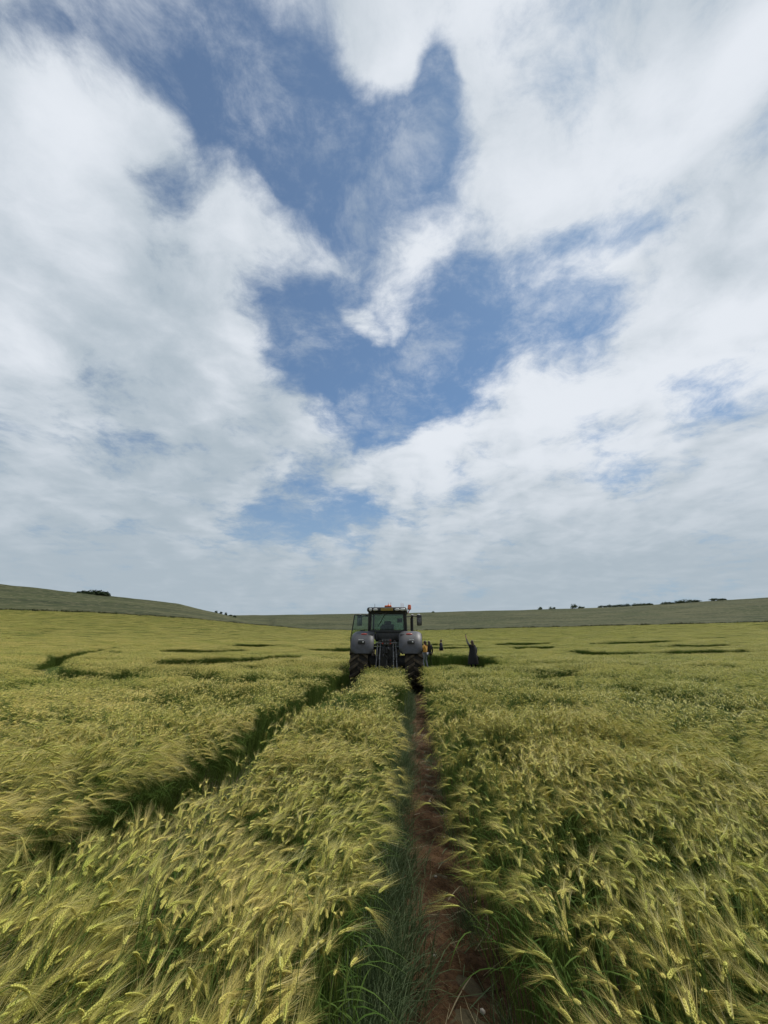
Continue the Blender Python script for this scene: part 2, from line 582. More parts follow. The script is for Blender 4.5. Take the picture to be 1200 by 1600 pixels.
# ------------------------------------------------------------------ barley
def crop_material(name, green, gold, dark, transl, rough, spec=0.35, small=0.5):
    m = bpy.data.materials.new(name)
    m.use_nodes = True
    t = m.node_tree
    b = t.nodes['Principled BSDF']
    out = t.nodes['Material Output']
    b.inputs['Roughness'].default_value = rough
    b.inputs['Specular IOR Level'].default_value = spec
    g = nd(t, 'ShaderNodeNewGeometry')
    big = noise(t, g.outputs['Position'], 0.16, 3, 0.55)
    mid = noise(t, g.outputs['Position'], 1.1, 2, 0.5)
    at = nd(t, 'ShaderNodeAttribute', attribute_name='vary')
    f = math_node(t, 'MULTIPLY_ADD', at.outputs['Fac'], small, math_node(t, 'MULTIPLY_ADD', mid, 0.7, big))
    f = remap(t, f, 0.56 + small * .20, 1.02 + small * .60)
    # the crop right of the wheel tracks is a little less ripe
    px = nd(t, 'ShaderNodeSeparateXYZ')
    t.links.new(g.outputs['Position'], px.inputs[0])
    f = math_node(t, 'MULTIPLY', f, remap(t, px.outputs[0], -2.0, 4.0, 1.0, 0.62))
    c = mixc(t, f, green, gold)
    oi = nd(t, 'ShaderNodeObjectInfo')
    c = mixc(t, remap(t, oi.outputs['Random'], 0.0, 1.0, 0.0, 0.42, smooth=False), c, dark)
    t.links.new(c, b.inputs['Base Color'])
    tr = nd(t, 'ShaderNodeBsdfTranslucent')
    t.links.new(c, tr.inputs['Color'])
    mx = nd(t, 'ShaderNodeMixShader')
    mx.inputs[0].default_value = transl
    t.links.new(b.outputs[0], mx.inputs[1])
    t.links.new(tr.outputs[0], mx.inputs[2])
    t.links.new(mx.outputs[0], out.inputs['Surface'])
    return m


M_STEM = crop_material("barley_stem", (0.090, 0.160, 0.026), (0.150, 0.200, 0.038), (0.050, 0.095, 0.020), 0.25, 0.6, 0.15)
M_EAR = crop_material("barley_ear", (0.450, 0.490, 0.072), (0.710, 0.610, 0.160), (0.300, 0.345, 0.052), 0.22, 0.5)
M_AWN = crop_material("barley_awn", (0.375, 0.385, 0.072), (0.710, 0.570, 0.205), (0.240, 0.270, 0.048), 0.45, 0.42, 0.5)
M_LEAF = crop_material("barley_leaf", (0.050, 0.105, 0.018), (0.095, 0.145, 0.030), (0.034, 0.070, 0.014), 0.30, 0.7, 0.05)
M_STALK = crop_material("trampled_stalk", (0.060, 0.100, 0.040), (0.120, 0.155, 0.065), (0.035, 0.062, 0.030), 0.20, 0.65, 0.2)
M_STRAW = crop_material("dry_straw", (0.17, 0.15, 0.07), (0.30, 0.25, 0.13), (0.10, 0.08, 0.045), 0.15, 0.6)
CROP_MATS = [M_STEM, M_EAR, M_AWN, M_LEAF]

OCT = np.array([[0, 2, 4], [2, 1, 4], [1, 3, 4], [3, 0, 4], [2, 0, 5], [1, 2, 5], [3, 1, 5], [0, 3, 5]])


def tube(mb, pts, rads, side, sides, mat, vary):
    pts = np.asarray(pts)
    n = len(pts)
    tan = np.gradient(pts, axis=0)
    tan /= np.linalg.norm(tan, axis=1)[:, None] + 1e-9
    nor = np.cross(tan, side)
    nor /= np.linalg.norm(nor, axis=1)[:, None] + 1e-9
    bi = np.cross(tan, nor)
    a = np.arange(sides) * 2 * math.pi / sides
    ring = (np.cos(a)[None, :, None] * nor[:, None, :] + np.sin(a)[None, :, None] * bi[:, None, :])
    v = pts[:, None, :] + ring * np.asarray(rads)[:, None, None]
    k = np.arange(n - 1)[:, None] * sides + np.arange(sides)[None, :]
    k2 = np.arange(n - 1)[:, None] * sides + (np.arange(sides)[None, :] + 1) % sides
    t = np.concatenate([np.stack([k, k2, k2 + sides], -1).reshape(-1, 3), np.stack([k, k2 + sides, k + sides], -1).reshape(-1, 3)])
    mb.add(v, t, mat, vary)


def ribbon(mb, pts, widths, side, mat, vary):
    pts = np.asarray(pts)
    w = np.asarray(widths)[:, None] * .5
    side = np.broadcast_to(np.asarray(side), pts.shape)
    v = np.stack([pts - side * w, pts + side * w], 1).reshape(-1, 3)
    k = np.arange(len(pts) - 1) * 2
    t = np.concatenate([np.stack([k, k + 1, k + 3], -1), np.stack([k, k + 3, k + 2], -1)])
    mb.add(v, t, mat, vary)


LODS = {  # stem points, stem radius, leaf points, leaves, ear rings, ear sides, awns, awn width
    'hi': (12, .0013, 6, 1, 0, 0, 34, .0006),
    'mid': (8, .0019, 4, 1, 5, 5, 14, .0013),
    'far': (5, .0035, 3, 1, 4, 4, 7, .0042),
    'vfar': (3, .006, 0, 0, 3, 3, 4, .010),
}


def plant_path(rng, bx, by, h, az, lean, nod, n, ear_len, laid=False):
    d = np.array([math.cos(az), math.sin(az), 0])
    L = h * 1.12
    s = np.concatenate([np.linspace(0, .86, n - 4 if n > 5 else max(2, n - 1)), np.linspace(.90, 1, 4)]) if n > 5 else \
        (np.array([0, .55, .86, .94, 1.0]) if n == 5 else np.array([0.35, .88, 1.0]))
    if laid:
        phi = np.radians(np.interp(s, [0, .12, 1], [20, 80, 90]))
    else:
        phi = np.radians(np.interp(s, [0, .5, .86, .93, 1.0], [2, lean * .45, lean, lean + (nod - lean) * .35, nod - 12]))
    # fine integration
    S = np.linspace(0, 1, 60)
    ph = np.interp(S, s, phi)
    X = np.concatenate([[0], np.cumsum(np.sin(ph[:-1])) / 59]) * L
    Z = np.concatenate([[0], np.cumsum(np.cos(ph[:-1])) / 59]) * L
    top = Z.max()
    k = 1.0 if laid else h / top
    px, pz = np.interp(s, S, X) * k, np.interp(s, S, Z) * k
    if laid:
        pz = pz * .25 + .02
    stem = np.array([bx, by, 0]) + px[:, None] * d + np.array([0, 0, 1]) * pz[:, None]
    return d, stem, phi[-1]


def build_plant(mbs, rng, bx, by, h, az, lean, nod, lod, laid=False, ears=True):
    """mbs: (stem, ear, awn) builders - may be one and the same."""
    mstem, mear, mawn = mbs
    ns, rs, nl, leaves, er, es, na, aw = LODS[lod]
    vary = rng.random()
    ear_len = rng.uniform(.042, .060)
    d, stem, phi = plant_path(rng, bx, by, h, az, lean, nod, ns, ear_len, laid)
    side = np.array([-d[1], d[0], 0])
    if lod in ('hi', 'mid'):
        tube(mstem, stem, np.linspace(rs * 1.15, rs * .75, len(stem)), side, 3, 0, vary)
    else:
        a = rng.uniform(0, math.pi)
        sv = side * math.cos(a) + d * math.sin(a)
        ribbon(mstem, stem, np.full(len(stem), rs * 1.7), sv, 0, vary)
    Z = np.array([0, 0, 1.0])
    for k in range(leaves):
        i = rng.uniform(.38, .62) if k == 0 else rng.uniform(.62, .80)
        p0 = np.array([np.interp(i * (len(stem) - 1), np.arange(len(stem)), stem[:, c]) for c in range(3)])
        la = az + rng.gauss(0, 1.0)
        ld = np.array([math.cos(la), math.sin(la), 0])
        LL = rng.uniform(.13, .24)
        s = np.linspace(0, 1, nl)
        up = rng.uniform(.35, .8)
        pts = p0 + ld * (s * LL)[:, None] + Z * ((up * s - rng.uniform(.5, 1.1) * s * s) * LL)[:, None]
        w = np.array([np.interp(x, [0, .25, 1], [.5, 1, .06]) for x in s]) * (.0075 if lod != 'far' else .014)
        ribbon(mstem, pts, w, np.array([-ld[1], ld[0], 0]), 3, vary)
    if not ears:
        return
    # ear
    bend = R(rng.uniform(12, 46))
    n = 11 if lod == 'hi' else max(er, 3)
    s = np.linspace(0, 1, n)
    ph = phi + R(8) + bend * s
    step = ear_len / (n - 1)
    T = np.sin(ph)[:, None] * d + np.cos(ph)[:, None] * Z
    N = np.cos(ph)[:, None] * d - np.sin(ph)[:, None] * Z
    P = stem[-1] + np.concatenate([np.zeros((1, 3)), np.cumsum(T[:-1] * step, 0)])
    roll = rng.gauss(0, .6)
    if lod == 'hi':
        E = math.cos(roll) * side + math.sin(roll) * N
        F = -math.sin(roll) * side + math.cos(roll) * N
        for i in range(n):
            taper = 1.0 if 1 <= i < n - 3 else (.75 if i == 0 else 1 - .18 * (i - n + 4))
            for sg in (-1, 1):
                for row, off, wd in ((0, .0032, .0027), (1, .0017, .0021)):
                    if row == 0:
                        o = E[i] * sg * off
                    else:
                        o = F[i] * sg * off + E[i] * (0.0012 if i % 2 else -.0012)
                    t = T[i] + o / np.linalg.norm(o) * .30
                    t /= np.linalg.norm(t)
                    q = np.cross(t, o)
                    q /= np.linalg.norm(q)
                    r = np.cross(q, t)
                    c = P[i] + o * taper + T[i] * (.003 if sg > 0 else 0)
                    a = .0050
                    w = wd * taper
                    vv = np.array([c + q * w, c - q * w, c + r * w, c - r * w, c + t * a, c - t * a])
                    mear.add(vv, OCT, 1, vary * .7 + .3 * rng.random())
    else:
        rad = np.interp(s, [0, .15, .7, 1], [.55, 1, .9, .25]) * (.0044 if lod == 'mid' else (.0056 if lod == 'far' else .010))
        tube(mear, P, rad, side, es, 1, vary)
    # awns
    for k in range(na):
        f = rng.uniform(.08, 1) if lod != 'hi' else (k + .5) / na
        i = min(int(f * (n - 1)), n - 1)
        a = rng.choice((0, math.pi)) + rng.gauss(0, .75)
        out = side * math.cos(a) + N[i] * math.sin(a)
        sp = rng.uniform(.06, .26)
        AL = rng.uniform(.070, .120) * (1 if lod != 'vfar' else 1.2)
        t0 = T[i] + out * sp
        t0 /= np.linalg.norm(t0)
        t1 = t0 + out * rng.uniform(-.05, .12) + np.array([0, 0, rng.uniform(-.16, .06)]) + d * .08
        t1 /= np.linalg.norm(t1)
        p0 = P[i] + out * .003
        p1 = p0 + t0 * AL * .5
        p2 = p1 + t1 * AL * .5
        ra = rng.uniform(0, math.pi)
        wv = out * math.cos(ra) + np.cross(T[i], out) * math.sin(ra)
        if lod == 'hi':
            ribbon(mawn, [p0, p1, p2], [aw, aw * .75, aw * .2], wv, 2, vary * .6 + .4 * rng.random())
        else:
            mawn.add([p0 - wv * aw * .5, p0 + wv * aw * .5, p2], [[0, 1, 2]], 2, vary * .6 + .4 * rng.random())


def clump(name, lod, count, radius, seed, laid=False, h=CROP_H):
    rng = random.Random(seed)
    mb = MB()
    for i in range(count):
        r = radius * math.sqrt(rng.random()) * rng.uniform(.75, 1.15)
        a = rng.uniform(0, 2 * math.pi)
        hh = h * rng.gauss(.95, .055)
        if lod == 'hi':
            lean, nod = rng.uniform(6, 26), rng.choice([rng.gauss(98, 14), rng.gauss(78, 20)])
        else:
            lean, nod = rng.uniform(6, 24), rng.gauss(90, 18)
        build_plant((mb, mb, mb), rng, r * math.cos(a), r * math.sin(a), hh, rng.gauss(0, .30), lean,
                    nod, lod, laid, ears=not (laid and rng.random() < .6))
    return bpy.data.objects.new(name, mb.mesh(name, CROP_MATS))


def stalk_tuft(name, seed):
    """Trampled, short regrown stalks of the wheel track: no ears."""
    rng = random.Random(seed)
    mb = MB()
    for i in range(34):
        bx, by = rng.gauss(0, .07), rng.gauss(0, .07)
        az = rng.gauss(0, 1.2)
        L = rng.uniform(.12, .42)
        lean = R(rng.uniform(5, 70))
        d = np.array([math.cos(az), math.sin(az), 0])
        s = np.linspace(0, 1, 5)
        x = np.sin(lean * (.4 + .6 * s)) * s * L
        z = np.cos(lean * (.3 + .7 * s)) * s * L
        pts = np.array([bx, by, 0]) + x[:, None] * d + z[:, None] * np.array([0, 0, 1])
        a = rng.uniform(0, math.pi)
        sv = np.array([math.cos(a), math.sin(a), 0])
        ribbon(mb, pts, np.interp(s, [0, .3, 1], [.6, 1, .1]) * rng.uniform(.004, .009), sv, 0, rng.random())
    return bpy.data.objects.new(name, mb.mesh(name, [M_STALK]))


crop_col = bpy.data.collections.new("crop_sources")
SRC = []
KIND = {}


def source(kind, objs):
    KIND[kind] = (len(SRC), len(objs))
    for o in objs:
        o.name = "src_%03d" % len(SRC)
        SRC.append(o)
        crop_col.objects.link(o)


source('hi', [clump("c", 'hi', 14, .10, 100 + i) for i in range(16)])
source('mid', [clump("c", 'mid', 52, .23, 200 + i) for i in range(8)])
source('far', [clump("c", 'far', 190, .62, 300 + i) for i in range(5)])
source('vfar', [clump("c", 'vfar', 420, 1.7, 400 + i) for i in range(4)])
source('laid', [clump("c", 'far', 90, .40, 500 + i, laid=True) for i in range(3)])
source('stalk', [stalk_tuft("c", 600 + i) for i in range(5)])

# one node group places the source tufts on the points of a mesh
ng = bpy.data.node_groups.new("crop_scatter", 'GeometryNodeTree')
ng.interface.new_socket("Geometry", in_out='INPUT', socket_type='NodeSocketGeometry')
ng.interface.new_socket("Geometry", in_out='OUTPUT', socket_type='NodeSocketGeometry')
gi, go = nd(ng, 'NodeGroupInput'), nd(ng, 'NodeGroupOutput')
ci = nd(ng, 'GeometryNodeCollectionInfo')
ci.inputs['Collection'].default_value = crop_col
ci.inputs['Separate Children'].default_value = True
ci.inputs['Reset Children'].default_value = True


def named(n, typ):
    a = nd(ng, 'GeometryNodeInputNamedAttribute', data_type=typ)
    a.inputs['Name'].default_value = n
    return a.outputs['Attribute']


iop = nd(ng, 'GeometryNodeInstanceOnPoints')
e2r = nd(ng, 'FunctionNodeEulerToRotation')
ng.links.new(gi.outputs[0], iop.inputs['Points'])
ng.links.new(ci.outputs[0], iop.inputs['Instance'])
iop.inputs['Pick Instance'].default_value = True
ng.links.new(named('idx', 'INT'), iop.inputs['Instance Index'])
ng.links.new(named('rot', 'FLOAT_VECTOR'), e2r.inputs[0])
ng.links.new(e2r.outputs[0], iop.inputs['Rotation'])
ng.links.new(named('scl', 'FLOAT_VECTOR'), iop.inputs['Scale'])
ng.links.new(iop.outputs[0], go.inputs[0])


def scatter(name, pts, rot, scl, idx, label, cat):
    me = bpy.data.meshes.new(name)
    me.vertices.add(len(pts))
    me.vertices.foreach_set('co', np.asarray(pts, np.float32).ravel())
    for n, typ, val, key in (('rot', 'FLOAT_VECTOR', rot, 'vector'), ('scl', 'FLOAT_VECTOR', scl, 'vector'),
                             ('idx', 'INT', idx, 'value')):
        a = me.attributes.new(n, typ, 'POINT')
        a.data.foreach_set(key, np.asarray(val, np.int32 if typ == 'INT' else np.float32).ravel())
    o = link(name, me)
    md = o.modifiers.new("scatter", 'NODES')
    md.node_group = ng
    return tag(o, label, cat, kind='stuff')


nr = np.random.default_rng(11)


def ring_points(density, r0, r1, azmax):
    area = math.radians(2 * azmax) / 2 * (r1 ** 2 - r0 ** 2)
    n = int(area * density)
    r = np.sqrt(nr.uniform(r0 ** 2, r1 ** 2, n))
    a = np.radians(nr.uniform(-azmax, azmax, n))
    return r * np.sin(a), r * np.cos(a)


def wind_angle(x, y):
    """Direction the crop leans: away from the viewer, eddying, and into the wheel tracks at their edges."""
    u, t = to_track(x, y)
    a, b, c, d = track_edges(t)
    wx = (fbm(x * .8, y * .8, 41, 2) - .5) * 2.2 + (fbm(x * .06, y * .06, 43, 2) - .5) * .6
    wy = 1.0 + (fbm(x * .55, y * .55, 42, 3) - .5) * 1.2
    near = t < 30
    push = 0
    for edge, sg, wt_ in ((a, 1, .15), (b, -1, .8), (c, 1, .6), (d, -1, .1)):
        dist = (a - u) if edge is a else ((u - b) if edge is b else ((c - u) if edge is c else (u - d)))
        push = push + sg * wt_ * np.exp(-np.clip(dist, 0, 9) / .16) * (dist > -.05)
    wx = wx + push * near
    return np.arctan2(wy, wx)


def edge_tilt(x, y):
    """Plants beside the wheel tracks hang over into the light."""
    u, t = to_track(x, y)
    a, b, c, d = track_edges(t)
    k = .10 * np.exp(-np.clip(a - u, 0, 9) / .12) * (u < a) * (u > d) + .26 * np.exp(-np.clip(u - b, 0, 9) / .13) * (u > b) \
        + .12 * np.exp(-np.clip(c - u, 0, 9) / .14) * (u < c) + .05 * np.exp(-np.clip(u - d, 0, 9) / .12) * (u > d) * (u < a)
    return k * (t < 30)


def sway(x, y):
    """Gusts press some tufts over further than their neighbours."""
    u, t = to_track(x, y)
    a, b, c, d = track_edges(t)
    away = np.minimum.reduce([np.abs(u - e) for e in (a, b, c, d)])
    return (fbm(x * 1.15, y * 1.15, 61, 3) - .42) * .75 * np.clip(1.25 - np.hypot(x, y) / 16, 0, 1) * np.clip(away / .45, .1, 1)


def crop_height(x, y):
    return .95 + .20 * (fbm(x * .9, y * .9, 51, 3) - .5) * 2 * .8 + .05 * (fbm(x * .12, y * .12, 52, 2) - .5)


P_, R_, S_, I_ = [], [], [], []


def put(kind, x, y, jitter, smin=.9, smax=1.1, height=True):
    n = len(x)
    ang = wind_angle(x, y) + nr.normal(0, jitter, n)
    k0, kn = KIND[kind]
    s = nr.uniform(smin, smax, n)
    hz_ = crop_height(x, y) * nr.normal(1, .025, n) if height else s
    P_.append(np.stack([x, y, field_z(x, y)], 1))
    R_.append(np.stack([np.zeros(n), edge_tilt(x, y) + sway(x, y) if height else np.zeros(n), ang], 1))
    S_.append(np.stack([s, s, hz_], 1))
    I_.append(k0 + nr.integers(0, kn, n))


def lod_keep(x, y, r0, r1, soft):
    r = np.hypot(x, y)
    j = nr.normal(0, soft, len(x))
    return (r * (1 + j) > r0) & (r * (1 + j) < r1)


for kind, dens, r0, r1, azmax, jit, pad in (('hi', 60, .5, 5.5, 80, .20, .05), ('mid', 14, 5.5, 21, 66, .2, .15),
                                            ('far', 2.7, 21, 75, 60, .3, .55), ('vfar', .34, 75, FIELD_R - 1, 56, .4, 1.2)):
    x, y = ring_points(dens, r0 * .8, r1 * 1.2 if r1 < 200 else r1, azmax)
    k = lod_keep(x, y, r0, r1 if r1 < 200 else 999, .06) & ~in_gap(x, y, {'hi': .03, 'mid': .14, 'far': .3, 'vfar': .0}[kind]) & ~in_flat(x, y, pad)
    put(kind, x[k], y[k], jit)
# the rims of the laid patches are filled with finer tufts so that their walls stay crisp
for name, poly in FLAT.items():
    p = np.array(poly)
    lo, hi = p.min(0) - 1.4, p.max(0) + 1.4
    n = int((hi[0] - lo[0]) * (hi[1] - lo[1]) * 12)
    x, y = nr.uniform(lo[0], hi[0], n), nr.uniform(lo[1], hi[1], n)
    k = (np.hypot(x, y) > 20) & in_flat(x, y, .62) & ~in_flat(x, y, .15)
    put('mid', x[k], y[k], .3)
scatter("barley_crop", np.concatenate(P_), np.concatenate(R_), np.concatenate(S_), np.concatenate(I_),
        "standing field of green-gold bearded barley leaning in the wind", "barley")

P_, R_, S_, I_ = [], [], [], []
for name, poly in FLAT.items():
    p = np.array(poly)
    lo, hi = p.min(0) - .4, p.max(0) + .4
    n = int((hi[0] - lo[0]) * (hi[1] - lo[1]) * 4.5)
    x, y = nr.uniform(lo[0], hi[0], n), nr.uniform(lo[1], hi[1], n)
    k = in_flat(x, y) & ~in_gap(x, y)
    put('laid', x[k], y[k], .3, height=False)
scatter("laid_barley", np.concatenate(P_), np.concatenate(R_), np.concatenate(S_), np.concatenate(I_),
        "barley pressed flat in the patches of the crop formation", "barley")

P_, R_, S_, I_ = [], [], [], []
t = nr.uniform(.2, 22, 2300)
a, b, c, d = track_edges(t)
u = a - .06 + np.abs(nr.normal(0, .115, len(t)))
k = (u < .12) & (nr.random(len(t)) < np.where(u > .03, .4, 1)) & (t < TRACTOR_T - 1)
k &= vnoise(t * .9, t * 0 + 2, 77) > .12
x, y = from_track(u[k], t[k])
put('stalk', x, y, 1.2, .5, .95, height=False)
t = nr.uniform(.2, 22, 200)
a, b, c, d = track_edges(t)
u = b + .02 - np.abs(nr.normal(0, .05, len(t)))
x, y = from_track(u, t)
put('stalk', x, y, 1.2, .35, .6, height=False)
t = nr.uniform(.2, 22, 700)
a, b, c, d = track_edges(t)
x, y = from_track(nr.uniform(c, d), t)
put('stalk', x, y, 1.2, .6, 1.1, height=False)
scatter("trampled_stalks", np.concatenate(P_), np.concatenate(R_), np.concatenate(S_), np.concatenate(I_),
        "short blue-green trampled stalks along the wheel track", "barley stalks")

# straw and leaf litter lying on the track
rng = random.Random(5)
mb = MB()
for i in range(420):
    t = 1.5 + rng.random() ** 1.6 * 14
    u = rng.gauss(.26, .17)
    if not -.2 < u < .6:
        continue
    x, y = from_track(u, t)
    a = rng.uniform(0, math.pi)
    L = rng.uniform(.04, .28)
    s = np.linspace(-.5, .5, 4)
    cv = rng.uniform(-.3, .3)
    d = np.array([math.cos(a), math.sin(a), 0])
    e = np.array([-d[1], d[0], 0])
    pts = np.array([x, y, float(track_z(np.array([u]), np.array([t]), -.42, .82)[0]) + rng.uniform(.004, .02)]) + d * (s * L)[:, None] + e * (s * s * cv * L)[:, None] \
        + np.array([0, 0, 1]) * (s * rng.uniform(-.12, .25) * L)[:, None]
    ribbon(mb, pts, np.array([.5, 1, .9, .3]) * rng.uniform(.002, .006), e * .8 + np.array([0, 0, .5]), 0 if rng.random() < .55 else 1, rng.random())
tag(link("straw_litter", mb.mesh("straw_litter", [M_STRAW, M_STALK])), "bits of straw and leaf strewn on the bare track", "straw", kind='stuff')

# ------------------------------------------------------------------ solid builders
class Solid:
    def __init__(self):
        self.bm = bmesh.new()

    def box(self, c, s, bevel=0.0, rot=None, seg=2):
        r = bmesh.ops.create_cube(self.bm, size=1.0)
        vs_ = r['verts']
        bmesh.ops.scale(self.bm, vec=s, verts=vs_)
        if bevel:
            ed = list({e for v in vs_ for e in v.link_edges})
            res = bmesh.ops.bevel(self.bm, geom=ed, offset=bevel, segments=seg, affect='EDGES', profile=.5)
            vs_ = list({v for f in res['faces'] for v in f.verts} | {v for v in vs_ if v.is_valid})
        if rot:
            bmesh.ops.rotate(self.bm, cent=(0, 0, 0), matrix=rot, verts=vs_)
        bmesh.ops.translate(self.bm, vec=c, verts=vs_)
        return self

    def cyl(self, p0, p1, r0, r1=None, seg=12):
        p0, p1 = Vector(p0), Vector(p1)
        d = p1 - p0
        m = Matrix.Translation((p0 + p1) / 2) @ d.to_track_quat('Z', 'Y').to_matrix().to_4x4()
        bmesh.ops.create_cone(self.bm, cap_ends=True, segments=seg, radius1=r0, radius2=r0 if r1 is None else r1,
                              depth=d.length, matrix=m)
        return self

    def path(self, pts, r, seg=8):
        for a, b in zip(pts[:-1], pts[1:]):
            self.cyl(a, b, r, seg=seg)
        for p in pts[1:-1]:
            self.ball(p, (r, r, r), 8, 6)
        return self

    def ball(self, c, s, u=14, v=9):
        m = Matrix.Translation(c) @ Matrix.Diagonal((*s, 1))
        bmesh.ops.create_uvsphere(self.bm, u_segments=u, v_segments=v, radius=1.0, matrix=m)
        return self

    def lathe_x(self, prof, c, seg=40, closed=False):
        """prof: (x, radius) points turned about the x axis through c."""
        rings = []
        for x, r in prof:
            rings.append([self.bm.verts.new((c[0] + x, c[1] - r * math.cos(a), c[2] + r * math.sin(a)))
                          for a in (2 * math.pi * k / seg for k in range(seg))])
        for a, b in zip(rings[:-1], rings[1:]):
            for k in range(seg):
                self.bm.faces.new((a[k], a[(k + 1) % seg], b[(k + 1) % seg], b[k]))
        return self

    def lathe_z(self, prof, c, seg=16):
        rings = []
        for r, z in prof:
            rings.append([self.bm.verts.new((c[0] + r * math.cos(a), c[1] + r * math.sin(a), c[2] + z))
                          for a in (2 * math.pi * k / seg for k in range(seg))])
        for a, b in zip(rings[:-1], rings[1:]):
            for k in range(seg):
                self.bm.faces.new((a[k], a[(k + 1) % seg], b[(k + 1) % seg], b[k]))
        return self

    def prism(self, poly, axis, a, b):
        """poly: 2D outline in the two other axes, extruded along axis from a to b."""
        def p(q, w):
            return {'x': (w, q[0], q[1]), 'y': (q[0], w, q[1]), 'z': (q[0], q[1], w)}[axis]
        va = [self.bm.verts.new(p(q, a)) for q in poly]
        vb = [self.bm.verts.new(p(q, b)) for q in poly]
        n = len(poly)
        self.bm.faces.new(va)
        self.bm.faces.new(vb[::-1])
        for i in range(n):
            self.bm.faces.new((va[i], vb[i], vb[(i + 1) % n], va[(i + 1) % n]))
        return self

    def build(self, name, mat, parent=None, smooth=35):
        bmesh.ops.recalc_face_normals(self.bm, faces=self.bm.faces)
        me = bpy.data.meshes.new(name)
        self.bm.to_mesh(me)
        self.bm.free()
        me.materials.append(mat)
        if smooth:
            me.polygons.foreach_set('use_smooth', np.ones(len(me.polygons), bool))
            me.set_sharp_from_angle(angle=R(smooth))
        return link(name, me, parent)


# ------------------------------------------------------------------ tractor
M_FENDER = material("grey_fender_paint", (0.056, 0.058, 0.066), 0.5, 0.12, 9, spec=0.3, color2=(0.046, 0.045, 0.045), detail=8.0)
M_BLACK = material("black_plastic", (0.018, 0.019, 0.020), 0.45, 0.3, 14, color2=(0.032, 0.030, 0.027))
M_RUBBER = material("tyre_rubber", (0.022, 0.021, 0.020), 0.85, 0.3, 6, spec=0.2, color2=(0.060, 0.047, 0.034), bump=0.2)
M_LUG = material("dusty_lug_rubber", (0.045, 0.038, 0.030), 0.9, 0.3, 7, spec=0.15, color2=(0.095, 0.074, 0.052))
M_STEEL = material("worn_steel", (0.20, 0.20, 0.205), 0.45, 0.3, 20, metal=0.6, color2=(0.08, 0.075, 0.07))
M_CAST = material("dark_casting", (0.030, 0.032, 0.032), 0.6, 0.4, 10, color2=(0.050, 0.045, 0.038))
M_HOOD = material("hood_paint", (0.075, 0.080, 0.085), 0.3, 0.1, 5, coat=0.3)
M_RED = material("red_lens", (0.36, 0.045, 0.025), 0.25, 0.2, 30, spec=0.6)
M_AMBER = material("amber_lens", (0.62, 0.13, 0.04), 0.25, 0.2, 30, spec=0.6)
M_LAMP = material("lamp_glass", (0.60, 0.60, 0.58), 0.15, 0.2, 30, spec=0.8)
M_PLATE = material("yellow_plate", (0.30, 0.21, 0.05), 0.5, 0.15, 30)
M_RIM = material("rim_paint", (0.16, 0.16, 0.17), 0.45, 0.3, 8)
M_SEAT = material("seat_cloth", (0.03, 0.03, 0.032), 0.9, 0.2, 20)


def glass_material(name, tint):
    m = bpy.data.materials.new(name)
    m.use_nodes = True
    t = m.node_tree
    t.nodes.clear()
    tr = nd(t, 'ShaderNodeBsdfTransparent')
    gl = nd(t, 'ShaderNodeBsdfGlossy')
    gl.inputs['Roughness'].default_value = 0.03
    c = nd(t, 'ShaderNodeTexCoord')
    f = noise(t, c.outputs['Object'], 6.0, 3)
    t.links.new(mixc(t, f, tint, tuple(x * .9 for x in tint)), tr.inputs['Color'])
    fr = nd(t, 'ShaderNodeFresnel')
    fr.inputs[0].default_value = 1.5
    mx = nd(t, 'ShaderNodeMixShader')
    t.links.new(fr.outputs[0], mx.inputs[0])
    t.links.new(tr.outputs[0], mx.inputs[1])
    t.links.new(gl.outputs[0], mx.inputs[2])
    o = nd(t, 'ShaderNodeOutputMaterial')
    t.links.new(mx.outputs[0], o.inputs[0])
    return m


M_GLASS = glass_material("green_glass", (0.72, 0.84, 0.79))

tx, ty = from_track(TRACTOR_U, TRACTOR_T)
tractor = empty("tractor", (tx, ty, 0.03), -YAW)
tag(tractor, "grey and black farm tractor seen from behind with its left cab door open", "tractor")


